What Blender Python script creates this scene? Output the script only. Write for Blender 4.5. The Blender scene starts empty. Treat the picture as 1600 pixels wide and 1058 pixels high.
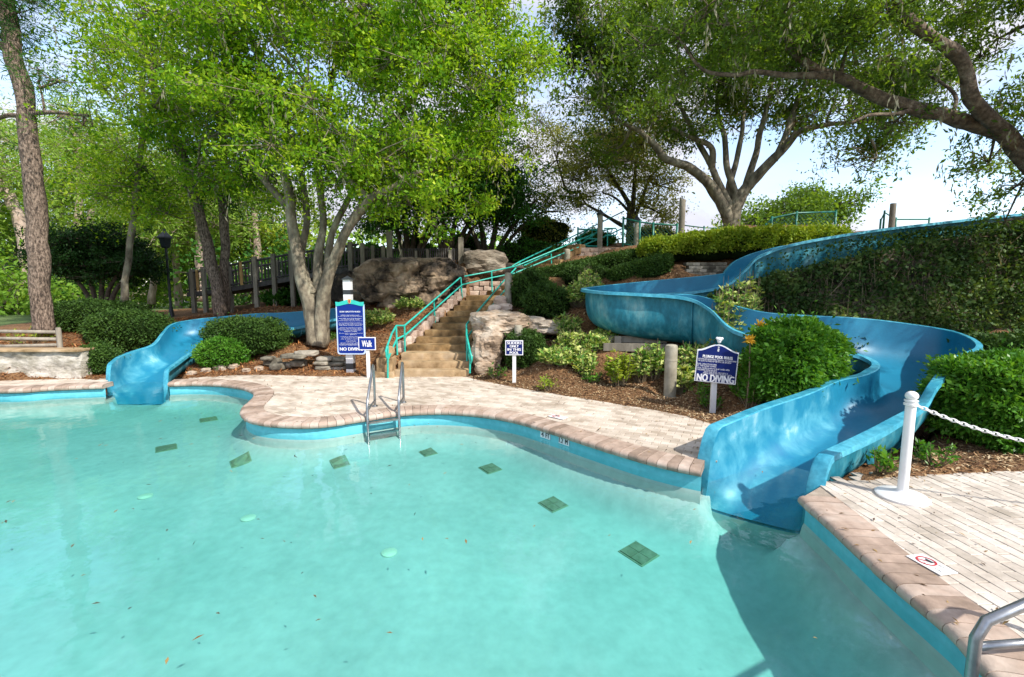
import bpy, bmesh, math, random
import numpy as np
from mathutils import Vector, Matrix, noise as mnoise
from mathutils.geometry import tessellate_polygon

sc = bpy.context.scene
COL = sc.collection
R = math.radians
random.seed(7)
RNG = np.random.default_rng(11)

# ------------------------------------------------------------------ camera
PITCH = math.atan(79.0 / 711.0)
CAMZ = 2.0
cam_d = bpy.data.cameras.new('camera')
cam = bpy.data.objects.new('camera', cam_d)
COL.objects.link(cam)
cam.location = (0, 0, CAMZ)
cam.rotation_euler = (math.pi / 2 - PITCH, 0, 0)
cam_d.sensor_width = 36.0
cam_d.lens = 16.0
cam_d.clip_start = 0.05
cam_d.clip_end = 3000
sc.camera = cam

# ------------------------------------------------------------------ light
SUN_EL = R(43)
SUN_V = Vector((0.74 * math.cos(SUN_EL), -0.67 * math.cos(SUN_EL), math.sin(SUN_EL))).normalized()
sun_d = bpy.data.lights.new('sun', 'SUN')
sun_d.energy = 2.5
sun_d.angle = R(0.9)
sun_d.color = (1.0, 0.95, 0.86)
sun = bpy.data.objects.new('sun', sun_d)
COL.objects.link(sun)
sun.rotation_euler = SUN_V.to_track_quat('Z', 'Y').to_euler()
sun.location = (10, -10, 30)

world = bpy.data.worlds.new('World')
sc.world = world
world.use_nodes = True
wn, wl = world.node_tree.nodes, world.node_tree.links
wn.clear()
w_out = wn.new('ShaderNodeOutputWorld')
w_bg = wn.new('ShaderNodeBackground')
w_bg.inputs['Strength'].default_value = 0.15
w_sky = wn.new('ShaderNodeTexSky')
w_sky.sky_type = 'NISHITA'
w_sky.sun_disc = False
w_sky.sun_elevation = SUN_EL
w_sky.sun_rotation = math.atan2(SUN_V.x, SUN_V.y)
w_sky.air_density = 1.0
w_sky.dust_density = 0.6
w_tc = wn.new('ShaderNodeTexCoord')
w_map = wn.new('ShaderNodeMapping')
w_map.inputs['Scale'].default_value = (1.0, 1.0, 2.6)
w_n = wn.new('ShaderNodeTexNoise')
w_n.inputs['Scale'].default_value = 2.1
w_n.inputs['Detail'].default_value = 9
w_n.inputs['Roughness'].default_value = 0.6
w_n.inputs['Distortion'].default_value = 0.35
w_r = wn.new('ShaderNodeValToRGB')
w_r.color_ramp.elements[0].position = 0.40
w_r.color_ramp.elements[0].color = (0.12, 0.12, 0.12, 1)
w_r.color_ramp.elements[1].position = 0.55
w_r.color_ramp.elements[1].color = (1, 1, 1, 1)
w_n2 = wn.new('ShaderNodeTexNoise')
w_n2.inputs['Scale'].default_value = 5.0
w_n2.inputs['Detail'].default_value = 6
w_r2 = wn.new('ShaderNodeValToRGB')
w_r2.color_ramp.elements[0].position = 0.3
w_r2.color_ramp.elements[0].color = (2.05, 2.1, 2.4, 1)
w_r2.color_ramp.elements[1].position = 0.7
w_r2.color_ramp.elements[1].color = (2.8, 2.8, 3.1, 1)
w_mix = wn.new('ShaderNodeMixRGB')
wl.new(w_tc.outputs['Generated'], w_map.inputs['Vector'])
wl.new(w_map.outputs[0], w_n.inputs['Vector'])
wl.new(w_map.outputs[0], w_n2.inputs['Vector'])
wl.new(w_n.outputs['Fac'], w_r.inputs[0])
wl.new(w_n2.outputs['Fac'], w_r2.inputs[0])
wl.new(w_r.outputs[0], w_mix.inputs[0])
wl.new(w_sky.outputs[0], w_mix.inputs[1])
wl.new(w_r2.outputs[0], w_mix.inputs[2])
wl.new(w_mix.outputs[0], w_bg.inputs['Color'])
wl.new(w_bg.outputs[0], w_out.inputs['Surface'])

sc.view_settings.view_transform = 'Standard'
sc.view_settings.look = 'None'
sc.view_settings.gamma = 1.0
sc.view_settings.use_curve_mapping = False
sc.view_settings.exposure = 1.32
sc.render.engine = 'CYCLES'
cy = sc.cycles
cy.use_denoising = True
cy.max_bounces = 8
cy.diffuse_bounces = 4
cy.glossy_bounces = 3
cy.transmission_bounces = 4
cy.transparent_max_bounces = 12
cy.sample_clamp_indirect = 6
cy.caustics_reflective = False
cy.caustics_refractive = False

# ------------------------------------------------------------------ picture -> place
FPX = 711.0
SP, CP = math.sin(PITCH), math.cos(PITCH)


def ray(u, v):
    c = -(v - 529) / FPX
    return Vector(((u - 800) / FPX, CP + c * SP, -SP + c * CP))


def D(u, v, Y):
    d = ray(u, v)
    t = Y / d.y
    return Vector((d.x * t, Y, CAMZ + d.z * t))


def Z(u, v, z):
    d = ray(u, v)
    t = (z - CAMZ) / d.z
    return Vector((d.x * t, d.y * t, z))


def XY(u, v, z=0.0):
    p = Z(u, v, z)
    return (p.x, p.y)


def catmull(P, k=6, closed=False):
    P = [Vector(p) for p in P]
    out = []
    n = len(P)
    for i in range(n - 1):
        p1, p2 = P[i], P[i + 1]
        p0 = P[i - 1] if i > 0 else p1 * 2 - p2
        p3 = P[i + 2] if i + 2 < n else p2 * 2 - p1
        for j in range(k):
            t = j / k
            out.append(0.5 * ((2 * p1) + (p2 - p0) * t + (2 * p0 - 5 * p1 + 4 * p2 - p3) * t * t + (3 * p1 - p0 - 3 * p2 + p3) * t ** 3))
    out.append(P[-1])
    return out


def resample(P, step):
    P = [Vector(p) for p in P]
    L = [0]
    for a, b in zip(P, P[1:]):
        L.append(L[-1] + (b - a).length)
    n = max(1, int(round(L[-1] / step)))
    out = []
    j = 0
    for i in range(n + 1):
        s = L[-1] * i / n
        while j < len(P) - 2 and L[j + 1] < s:
            j += 1
        t = (s - L[j]) / max(1e-9, L[j + 1] - L[j])
        out.append(P[j].lerp(P[j + 1], t))
    return out


# ------------------------------------------------------------------ object helpers
LOC = {}


def thing(name, label, cat, loc=(0, 0, 0), group=None):
    o = bpy.data.objects.new(name, None)
    COL.objects.link(o)
    o.location = loc
    o.empty_display_size = 0.1
    LOC[o.name] = Vector(loc)
    o['label'] = label
    o['category'] = cat
    if group:
        o['group'] = group
    return o


def tag(o, label, cat, group=None):
    o['label'] = label
    o['category'] = cat
    if group:
        o['group'] = group
    return o


def link(name, me, parent=None, origin=None):
    o = bpy.data.objects.new(name, me)
    COL.objects.link(o)
    if parent is not None:
        o.parent = parent
        LOC[o.name] = LOC[parent.name]
    else:
        o.location = origin if origin is not None else (0, 0, 0)
        LOC[o.name] = Vector(o.location)
    return o


def obj(name, V, F, mat, parent=None, origin=None, smooth=False, sharp=None):
    off = LOC[parent.name] if parent is not None else (Vector(origin) if origin is not None else Vector((0, 0, 0)))
    me = bpy.data.meshes.new(name)
    me.from_pydata([tuple(Vector(v) - off) for v in V], [], F)
    if mat is not None:
        me.materials.append(mat)
    if smooth:
        me.polygons.foreach_set('use_smooth', [True] * len(me.polygons))
        if sharp:
            me.set_sharp_from_angle(angle=R(sharp))
    me.update()
    return link(name, me, parent, origin)


def mesh_np(name, V, F, mat, parent=None, origin=None, smooth=False):
    V = np.asarray(V, dtype=np.float64)
    F = np.asarray(F, dtype=np.int32)
    off = LOC[parent.name] if parent is not None else (Vector(origin) if origin is not None else Vector((0, 0, 0)))
    V = V - np.array(off)
    me = bpy.data.meshes.new(name)
    me.vertices.add(len(V))
    me.vertices.foreach_set('co', V.astype(np.float32).ravel())
    nf, k = F.shape
    me.loops.add(nf * k)
    me.loops.foreach_set('vertex_index', F.ravel())
    me.polygons.add(nf)
    me.polygons.foreach_set('loop_start', np.arange(0, nf * k, k, dtype=np.int32))
    if smooth:
        me.polygons.foreach_set('use_smooth', np.ones(nf, dtype=bool))
    if mat is not None:
        me.materials.append(mat)
    me.update(calc_edges=True)
    return link(name, me, parent, origin)


def st(o):
    o['kind'] = 'structure'
    return o


def stuff(o):
    o['kind'] = 'stuff'
    return o


class MB:
    def __init__(s):
        s.V = []
        s.F = []

    def add(s, V, F):
        n = len(s.V)
        s.V += [Vector(v) for v in V]
        s.F += [tuple(i + n for i in f) for f in F]
        return s

    def box(s, c, d, rz=0.0, M=None):
        x, y, z = d[0] / 2, d[1] / 2, d[2] / 2
        vs = [Vector((i, j, k)) for i in (-x, x) for j in (-y, y) for k in (-z, z)]
        T = M if M is not None else Matrix.Rotation(rz, 3, 'Z')
        vs = [T @ v + Vector(c) for v in vs]
        return s.add(vs, [(0, 1, 3, 2), (4, 6, 7, 5), (0, 4, 5, 1), (2, 3, 7, 6), (0, 2, 6, 4), (1, 5, 7, 3)])

    def rbox(s, c, d, b, rz=0.0):
        """box with chamfered edges"""
        bm = bmesh.new()
        bmesh.ops.create_cube(bm, size=1)
        for v in bm.verts:
            v.co = Vector((v.co.x * d[0], v.co.y * d[1], v.co.z * d[2]))
        bmesh.ops.bevel(bm, geom=bm.edges[:], offset=b, segments=2, affect='EDGES', profile=0.6)
        T = Matrix.Rotation(rz, 3, 'Z')
        vs = [T @ v.co + Vector(c) for v in bm.verts]
        bm.verts.index_update()
        fs = [tuple(v.index for v in f.verts) for f in bm.faces]
        bm.free()
        return s.add(vs, fs)

    def tube(s, P, r, seg=8, caps=True, wob=0.0):
        P = [Vector(p) for p in P]
        n = len(P)
        if not hasattr(r, '__len__'):
            r = [r] * n
        base = len(s.V)
        up = None
        for i, p in enumerate(P):
            t = (P[min(i + 1, n - 1)] - P[max(i - 1, 0)])
            if t.length < 1e-9:
                t = Vector((0, 0, 1))
            t.normalize()
            if up is None:
                up = Vector((1, 0, 0)) if abs(t.x) < 0.8 else Vector((0, 1, 0))
            a = (up - t * up.dot(t))
            if a.length < 1e-6:
                a = t.orthogonal()
            a.normalize()
            up = a
            b = t.cross(a)
            for j in range(seg):
                th = 2 * math.pi * j / seg
                rr = r[i] * (1 + wob * mnoise.noise(Vector((p.x * 3 + math.cos(th) * 1.5, p.y * 3 + math.sin(th) * 1.5, p.z * 1.6)))) if wob else r[i]
                s.V.append(p + a * math.cos(th) * rr + b * math.sin(th) * rr)
        for i in range(n - 1):
            for j in range(seg):
                a0 = base + i * seg + j
                a1 = base + i * seg + (j + 1) % seg
                s.F.append((a0, a1, a1 + seg, a0 + seg))
        if caps:
            s.F.append(tuple(base + j for j in reversed(range(seg))))
            s.F.append(tuple(base + (n - 1) * seg + j for j in range(seg)))
        return s

    def lathe(s, c, prof, seg=20):
        c = Vector(c)
        base = len(s.V)
        for (r, z) in prof:
            for j in range(seg):
                th = 2 * math.pi * j / seg
                s.V.append(c + Vector((math.cos(th) * r, math.sin(th) * r, z)))
        for i in range(len(prof) - 1):
            for j in range(seg):
                a0 = base + i * seg + j
                a1 = base + i * seg + (j + 1) % seg
                s.F.append((a0, a1, a1 + seg, a0 + seg))
        s.F.append(tuple(base + j for j in reversed(range(seg))))
        s.F.append(tuple(base + (len(prof) - 1) * seg + j for j in range(seg)))
        return s

    def build(s, name, mat, parent=None, origin=None, smooth=False, sharp=None):
        return obj(name, s.V, s.F, mat, parent, origin, smooth, sharp)


# ------------------------------------------------------------------ materials
def newmat(name):
    m = bpy.data.materials.new(name)
    m.use_nodes = True
    nt = m.node_tree
    nt.nodes.clear()
    out = nt.nodes.new('ShaderNodeOutputMaterial')
    return m, nt.nodes, nt.links, out


def ramp(nodes, stops):
    r = nodes.new('ShaderNodeValToRGB')
    e = r.color_ramp.elements
    while len(e) < len(stops):
        e.new(0.5)
    for i, (p, c) in enumerate(stops):
        e[i].position = p
        e[i].color = (*c, 1)
    return r


def noisemat(name, stops, scale=4, rough=0.7, bump=0.2, bscale=None, stretch=(1, 1, 1), metallic=0.0, detail=6, coat=0, spec=0.4, dist=0.02, rnd=0.0, fine=None, coords='Object'):
    m, N, L, out = newmat(name)
    tc = N.new('ShaderNodeTexCoord')
    mp = N.new('ShaderNodeMapping')
    mp.inputs['Scale'].default_value = stretch
    src = tc.outputs['Object']
    if coords == 'World':
        g = N.new('ShaderNodeNewGeometry')
        src = g.outputs['Position']
    L.new(src, mp.inputs['Vector'])
    n = N.new('ShaderNodeTexNoise')
    n.inputs['Scale'].default_value = scale
    n.inputs['Detail'].default_value = detail
    n.inputs['Roughness'].default_value = 0.62
    L.new(mp.outputs[0], n.inputs['Vector'])
    r = ramp(N, stops)
    fac = n.outputs['Fac']
    if rnd:
        g = N.new('ShaderNodeNewGeometry')
        oi = N.new('ShaderNodeObjectInfo')
        a = N.new('ShaderNodeMath')
        a.operation = 'ADD'
        L.new(g.outputs['Random Per Island'], a.inputs[0])
        L.new(oi.outputs['Random'], a.inputs[1])
        f = N.new('ShaderNodeMath')
        f.operation = 'FRACT'
        L.new(a.outputs[0], f.inputs[0])
        s_ = N.new('ShaderNodeMath')
        s_.operation = 'MULTIPLY_ADD'
        s_.inputs[1].default_value = rnd
        s_.inputs[2].default_value = -rnd / 2
        L.new(f.outputs[0], s_.inputs[0])
        ad = N.new('ShaderNodeMath')
        ad.operation = 'ADD'
        L.new(s_.outputs[0], ad.inputs[0])
        L.new(n.outputs['Fac'], ad.inputs[1])
        fac = ad.outputs[0]
    L.new(fac, r.inputs[0])
    colout = r.outputs[0]
    if fine:
        n3 = N.new('ShaderNodeTexNoise')
        n3.inputs['Scale'].default_value = fine[0]
        n3.inputs['Detail'].default_value = 4
        L.new(mp.outputs[0], n3.inputs['Vector'])
        r3 = ramp(N, [(0.3, (fine[1],) * 3), (0.7, (fine[2],) * 3)])
        L.new(n3.outputs['Fac'], r3.inputs[0])
        mu = N.new('ShaderNodeMixRGB')
        mu.blend_type = 'MULTIPLY'
        mu.inputs[0].default_value = 1
        L.new(colout, mu.inputs[1])
        L.new(r3.outputs[0], mu.inputs[2])
        colout = mu.outputs[0]
    b = N.new('ShaderNodeBsdfPrincipled')
    b.inputs['Roughness'].default_value = rough
    b.inputs['Metallic'].default_value = metallic
    b.inputs['Specular IOR Level'].default_value = spec
    b.inputs['Coat Weight'].default_value = coat
    L.new(colout, b.inputs['Base Color'])
    if bump:
        n2 = N.new('ShaderNodeTexNoise')
        n2.inputs['Scale'].default_value = bscale or scale * 4
        n2.inputs['Detail'].default_value = 8
        L.new(mp.outputs[0], n2.inputs['Vector'])
        bp = N.new('ShaderNodeBump')
        bp.inputs['Strength'].default_value = bump
        bp.inputs['Distance'].default_value = dist
        L.new(n2.outputs['Fac'], bp.inputs['Height'])
        L.new(bp.outputs[0], b.inputs['Normal'])
    L.new(b.outputs[0], out.inputs['Surface'])
    return m


def plain(name, c, rough=0.5, metallic=0.0, var=0.12, scale=8, bump=0.0, spec=0.5):
    lo = tuple(x * (1 - var) for x in c)
    hi = tuple(min(1, x * (1 + var)) for x in c)
    return noisemat(name, [(0.3, lo), (0.7, hi)], scale=scale, rough=rough, bump=bump, metallic=metallic, spec=spec)


def leafmat(name, stops, trans=0.35, rough=0.6, clump=0.5, cscale=0.9, spec=0.22):
    m, N, L, out = newmat(name)
    g = N.new('ShaderNodeNewGeometry')
    n = N.new('ShaderNodeTexNoise')
    n.inputs['Scale'].default_value = cscale
    n.inputs['Detail'].default_value = 3
    L.new(g.outputs['Position'], n.inputs['Vector'])
    a = N.new('ShaderNodeMath')
    a.operation = 'MULTIPLY_ADD'
    a.inputs[1].default_value = clump * 1.6
    a.inputs[2].default_value = -clump * 0.8
    L.new(n.outputs['Fac'], a.inputs[0])
    ad = N.new('ShaderNodeMath')
    ad.operation = 'ADD'
    L.new(a.outputs[0], ad.inputs[0])
    ri = N.new('ShaderNodeMath')
    ri.operation = 'MULTIPLY_ADD'
    ri.inputs[1].default_value = .5
    ri.inputs[2].default_value = .22
    L.new(g.outputs['Random Per Island'], ri.inputs[0])
    L.new(ri.outputs[0], ad.inputs[1])
    r = ramp(N, stops)
    L.new(ad.outputs[0], r.inputs[0])
    b = N.new('ShaderNodeBsdfPrincipled')
    b.inputs['Roughness'].default_value = rough
    b.inputs['Specular IOR Level'].default_value = spec
    L.new(r.outputs[0], b.inputs['Base Color'])
    t = N.new('ShaderNodeBsdfTranslucent')
    br = N.new('ShaderNodeMixRGB')
    br.blend_type = 'MULTIPLY'
    br.inputs[0].default_value = 1
    br.inputs[2].default_value = (1.5, 1.35, 0.45, 1)
    L.new(r.outputs[0], br.inputs[1])
    L.new(br.outputs[0], t.inputs['Color'])
    mx = N.new('ShaderNodeMixShader')
    mx.inputs[0].default_value = trans
    L.new(b.outputs[0], mx.inputs[1])
    L.new(t.outputs[0], mx.inputs[2])
    L.new(mx.outputs[0], out.inputs['Surface'])
    return m


M = {}
M['mulch'] = noisemat('mulch_ground', [(0.25, (0.07, 0.03, 0.014)), (0.5, (0.20, 0.10, 0.042)), (0.62, (0.32, 0.18, 0.08)), (0.8, (0.46, 0.31, 0.16))], scale=22, rough=0.95, bump=0.9, bscale=45, dist=0.04, stretch=(1, 1, 1), fine=(1.1, 0.65, 1.15))
M['chip'] = noisemat('mulch_chip', [(0.2, (0.07, 0.032, 0.015)), (0.45, (0.22, 0.12, 0.055)), (0.65, (0.40, 0.26, 0.13)), (0.9, (0.62, 0.48, 0.30))], scale=2, rough=0.9, bump=0, rnd=0.9)
M['pine_straw'] = noisemat('pine_straw', [(0.2, (0.16, 0.05, 0.015)), (0.5, (0.36, 0.14, 0.04)), (0.8, (0.50, 0.25, 0.10))], scale=2, rough=0.9, bump=0, rnd=0.8)
M['grass'] = noisemat('far_ground', [(0.3, (0.05, 0.09, 0.02)), (0.7, (0.12, 0.17, 0.05))], scale=0.6, rough=0.95, bump=0.3, bscale=8)
M['paver'] = noisemat('paver', [(0.28, (0.34, 0.29, 0.235)), (0.5, (0.52, 0.455, 0.39)), (0.72, (0.64, 0.58, 0.51))], scale=1.9, rough=0.85, bump=0.35, bscale=70, dist=0.006, rnd=0.22, fine=(25, 0.86, 1.06), coords='World')
M['paver_far'] = noisemat('paver_tumbled', [(0.28, (0.36, 0.29, 0.225)), (0.5, (0.53, 0.45, 0.37)), (0.72, (0.65, 0.57, 0.49))], scale=1.6, rough=0.88, bump=0.3, bscale=60, dist=0.006, rnd=0.30, fine=(3, 0.88, 1.05), coords='World')
M['joint'] = noisemat('joint_sand', [(0.3, (0.24, 0.19, 0.145)), (0.7, (0.40, 0.33, 0.265))], scale=9, rough=0.95, bump=0.3, coords='World')
M['coping'] = noisemat('coping_brick', [(0.25, (0.25, 0.18, 0.135)), (0.5, (0.42, 0.31, 0.245)), (0.75, (0.53, 0.43, 0.36))], scale=2.2, rough=0.75, bump=0.35, bscale=60, dist=0.006, rnd=0.35, fine=(12, 0.8, 1.1), coords='World')
M['mortar'] = noisemat('coping_mortar', [(0.3, (0.10, 0.075, 0.06)), (0.7, (0.20, 0.16, 0.13))], scale=12, rough=0.95, bump=0.2)
M['plaster'] = noisemat('pool_plaster', [(0.3, (0.38, 0.45, 0.415)), (0.7, (0.50, 0.56, 0.52))], scale=.9, rough=0.8, bump=0.12, bscale=40, dist=0.004, fine=(9, 0.90, 1.05), coords='World')
M['waterline'] = noisemat('pool_wall_paint', [(0.3, (0.10, 0.46, 0.56)), (0.7, (0.18, 0.60, 0.70))], scale=1.6, rough=0.55, bump=0.1, bscale=30, dist=0.003, fine=(14, 0.88, 1.05), coords='World')
M['drain'] = noisemat('drain_tile', [(0.3, (0.13, 0.15, 0.09)), (0.7, (0.24, 0.25, 0.17))], scale=14, rough=0.7, bump=0)
M['drain_rim'] = plain('drain_rim', (0.24, 0.28, 0.18), 0.7)
M['lens'] = plain('pool_fitting', (0.62, 0.66, 0.52), 0.4)
M['slide'] = noisemat('slide_gelcoat', [(0.25, (0.006, 0.15, 0.26)), (0.52, (0.009, 0.18, 0.31)), (0.80, (0.018, 0.23, 0.37))], scale=1.1, rough=0.42, bump=0.05, bscale=20, dist=0.01, spec=0.5, detail=8, fine=(30, 0.92, 1.04), coords='World')
def add_wear(m):
    N, L = m.node_tree.nodes, m.node_tree.links
    b = [n for n in N if n.type == 'BSDF_PRINCIPLED'][0]
    src = b.inputs['Base Color'].links[0].from_socket
    at = N.new('ShaderNodeAttribute')
    at.attribute_name = 'wear'
    g = N.new('ShaderNodeNewGeometry')
    n = N.new('ShaderNodeTexNoise')
    n.inputs['Scale'].default_value = 2.1
    n.inputs['Detail'].default_value = 9
    n.inputs['Roughness'].default_value = .6
    n.inputs['Distortion'].default_value = .4
    L.new(g.outputs['Position'], n.inputs['Vector'])
    r = ramp(N, [(0.30, (0.008, 0.17, 0.32)), (0.46, (0.02, 0.22, 0.35)), (0.60, (0.08, 0.34, 0.46)), (0.74, (0.38, 0.60, 0.66))])
    L.new(n.outputs['Fac'], r.inputs[0])
    ad = N.new('ShaderNodeMath')
    ad.operation = 'MULTIPLY_ADD'
    ad.inputs[1].default_value = .6
    L.new(n.outputs['Fac'], ad.inputs[0])
    su = N.new('ShaderNodeMath')
    su.operation = 'ADD'
    su.inputs[1].default_value = -.3
    L.new(at.outputs['Fac'], ad.inputs[2])
    L.new(ad.outputs[0], su.inputs[0])
    mr = N.new('ShaderNodeMapRange')
    mr.interpolation_type = 'SMOOTHSTEP'
    mr.inputs[1].default_value = .35
    mr.inputs[2].default_value = .6
    L.new(su.outputs[0], mr.inputs[0])
    mx = N.new('ShaderNodeMixRGB')
    L.new(mr.outputs[0], mx.inputs[0])
    L.new(src, mx.inputs[1])
    L.new(r.outputs[0], mx.inputs[2])
    L.new(mx.outputs[0], b.inputs['Base Color'])


add_wear(M['slide'])
M['slide_out'] = noisemat('slide_outer_shell', [(0.30, (0.006, 0.12, 0.17)), (0.45, (0.015, 0.19, 0.27)), (0.56, (0.07, 0.29, 0.36)), (0.72, (0.24, 0.42, 0.44))], scale=3.0, rough=0.55, bump=0.12, bscale=25, dist=0.01, detail=9, fine=(16, 0.75, 1.1), coords='World', stretch=(1, 1, .45))
M['slide_edge'] = noisemat('slide_flange', [(0.3, (0.015, 0.24, 0.37)), (0.7, (0.09, 0.40, 0.52))], scale=4, rough=0.4, bump=0.05, fine=(16, 0.8, 1.08), coords='World')
M['steel'] = noisemat('ladder_steel', [(0.3, (0.24, 0.25, 0.26)), (0.7, (0.44, 0.45, 0.46))], scale=9, rough=0.32, bump=0.08, bscale=60, metallic=0.9, dist=0.003)
M['white'] = noisemat('white_plastic', [(0.3, (0.72, 0.72, 0.72)), (0.7, (0.84, 0.84, 0.83))], scale=5, rough=0.38, bump=0.05, bscale=30, dist=0.004, fine=(3, 0.93, 1.02))
M['white_wood'] = noisemat('white_painted_post', [(0.3, (0.62, 0.62, 0.62)), (0.7, (0.8, 0.8, 0.8))], scale=9, rough=0.6, bump=0.1, stretch=(1, 1, 0.3))
M['sign_blue'] = plain('sign_blue', (0.004, 0.014, 0.12), 0.55, var=0.1, spec=.2)
M['sign_blue2'] = plain('sign_bright_blue', (0.004, 0.025, 0.22), 0.55, var=0.1, spec=.2)
M['sign_white'] = plain('sign_white', (0.80, 0.80, 0.84), 0.4, var=0.03)
M['sign_pale'] = plain('sign_pale_rim', (0.50, 0.62, 0.85), 0.4, var=0.05)
M['sign_teal'] = plain('sign_teal', (0.03, 0.48, 0.42), 0.4, var=0.08)
M['red'] = plain('sign_red', (0.45, 0.03, 0.04), 0.5)
M['gold'] = plain('crest_gold', (0.6, 0.42, 0.16), 0.5)
M['black'] = plain('black_paint', (0.025, 0.03, 0.035), 0.5)
M['teal'] = noisemat('teal_rail_paint', [(0.3, (0.015, 0.34, 0.27)), (0.7, (0.04, 0.50, 0.41))], scale=5, rough=0.35, bump=0.04, fine=(20, 0.85, 1.05))
M['dgreen'] = plain('green_fence_paint', (0.012, 0.15, 0.11), 0.4)
M['concrete'] = noisemat('concrete_post', [(0.25, (0.20, 0.18, 0.13)), (0.5, (0.33, 0.30, 0.23)), (0.75, (0.46, 0.43, 0.35))], scale=5, rough=0.9, bump=0.4, bscale=40, dist=0.008, fine=(3, 0.75, 1.1))
M['oldwood'] = noisemat('weathered_wood', [(0.3, (0.16, 0.14, 0.11)), (0.7, (0.36, 0.32, 0.26))], scale=6, rough=0.9, bump=0.4, stretch=(1, 1, 0.25), rnd=0.3)
M['darkwood'] = noisemat('dark_stained_wood', [(0.3, (0.045, 0.042, 0.042)), (0.7, (0.12, 0.11, 0.105))], scale=6, rough=0.9, bump=0.4, stretch=(1, 1, 0.3), rnd=0.3)
M['yellowwood'] = noisemat('new_pine_wood', [(0.3, (0.40, 0.22, 0.08)), (0.7, (0.58, 0.38, 0.16))], scale=6, rough=0.8, bump=0.3)
M['step'] = noisemat('sandstone_step', [(0.32, (0.10, 0.06, 0.022)), (0.48, (0.25, 0.15, 0.06)), (0.62, (0.38, 0.25, 0.12)), (0.8, (0.50, 0.36, 0.21))], scale=2.2, rough=0.88, bump=0.4, bscale=35, dist=0.012, fine=(7, 0.62, 1.15), coords='World')
M['step_pale'] = noisemat('sandstone_pale', [(0.30, (0.20, 0.125, 0.055)), (0.5, (0.42, 0.29, 0.16)), (0.75, (0.54, 0.42, 0.29))], scale=2.2, rough=0.88, bump=0.4, bscale=35, dist=0.012, fine=(5, 0.7, 1.1), coords='World')
M['block'] = noisemat('pink_block', [(0.28, (0.34, 0.23, 0.17)), (0.5, (0.52, 0.38, 0.30)), (0.75, (0.64, 0.52, 0.43))], scale=4, rough=0.9, bump=0.5, bscale=25, dist=0.015, rnd=0.4, fine=(9, 0.75, 1.1), coords='World')
M['rock_pale'] = noisemat('pale_layered_rock', [(0.30, (0.15, 0.11, 0.075)), (0.44, (0.36, 0.26, 0.18)), (0.56, (0.50, 0.41, 0.32)), (0.72, (0.62, 0.56, 0.48))], scale=1.6, rough=0.9, bump=0.8, bscale=12, dist=0.04, stretch=(1, 1, 2.2), detail=9, fine=(8, 0.7, 1.12), coords='World')
M['rock_tan'] = noisemat('tan_rock', [(0.28, (0.07, 0.055, 0.04)), (0.45, (0.20, 0.16, 0.12)), (0.7, (0.42, 0.36, 0.29))], scale=2.2, rough=0.9, bump=0.8, bscale=10, dist=0.04, stretch=(1, 1, 2.5), detail=9, fine=(8, 0.7, 1.12), coords='World')  # tan-brown rock tones, darker than the pale layered rock
M['rock_dark'] = noisemat('stained_rock', [(0.42, (0.022, 0.017, 0.013)), (0.49, (0.085, 0.06, 0.04)), (0.56, (0.28, 0.20, 0.13)), (0.70, (0.50, 0.39, 0.29))], scale=1.2, rough=0.9, bump=0.8, bscale=8, dist=0.05, stretch=(1, 1, 0.75), detail=9, fine=(9, 0.65, 1.15), coords='World')
M['rock_grey'] = noisemat('grey_flat_stone', [(0.28, (0.07, 0.06, 0.045)), (0.5, (0.19, 0.17, 0.13)), (0.72, (0.36, 0.32, 0.26))], scale=5, rough=0.9, bump=0.6, bscale=20, dist=0.02, rnd=0.5, coords='World')
M['wall_rock'] = noisemat('cast_retaining_rock', [(0.32, (0.11, 0.10, 0.075)), (0.44, (0.32, 0.29, 0.23)), (0.58, (0.52, 0.48, 0.42)), (0.8, (0.62, 0.58, 0.52))], scale=2.0, rough=0.9, bump=0.8, bscale=7, dist=0.05, stretch=(1, 1, 1.7), fine=(12, 0.8, 1.1), coords='World')
M['ivy_rock'] = noisemat('ivy_wall_rock', [(0.35, (0.02, 0.018, 0.012)), (0.5, (0.09, 0.075, 0.05)), (0.68, (0.26, 0.22, 0.16))], scale=2.5, rough=0.95, bump=0.9, bscale=10, dist=0.06, coords='World')
M['bark_pine'] = noisemat('pine_bark', [(0.36, (0.04, 0.028, 0.022)), (0.48, (0.14, 0.10, 0.075)), (0.62, (0.30, 0.22, 0.17))], scale=24, rough=0.95, bump=1.0, bscale=30, dist=0.04, stretch=(1.2, 1.2, 0.45), coords='World')
M['bark_pale'] = noisemat('sunlit_pale_bark', [(0.3, (0.24, 0.17, 0.13)), (0.7, (0.48, 0.38, 0.31))], scale=6, rough=0.95, bump=0.8, bscale=10, dist=0.04, stretch=(1, 1, 0.4), coords='World')  # paler bark: sunlight on the background pine trunks put into the colour
M['bark_oak'] = noisemat('grey_oak_bark', [(0.30, (0.08, 0.065, 0.045)), (0.48, (0.21, 0.175, 0.125)), (0.62, (0.32, 0.28, 0.20)), (0.8, (0.42, 0.42, 0.32))], scale=6, rough=0.92, bump=0.9, bscale=14, dist=0.035, stretch=(1, 1, 0.5), fine=(2.0, 0.6, 1.15), coords='World')
M['bark_brown'] = noisemat('brown_gnarled_bark', [(0.32, (0.045, 0.032, 0.022)), (0.5, (0.14, 0.10, 0.07)), (0.68, (0.27, 0.22, 0.16))], scale=9, rough=0.92, bump=1.0, bscale=16, dist=0.035, stretch=(1, 1, 1), fine=(2.0, 0.6, 1.1), coords='World')
M['bark_dark'] = noisemat('dark_branch_bark', [(0.3, (0.03, 0.024, 0.018)), (0.7, (0.13, 0.10, 0.075))], scale=7, rough=0.95, bump=0.8, bscale=14, dist=0.03, stretch=(1, 1, 0.5), coords='World')
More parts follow.
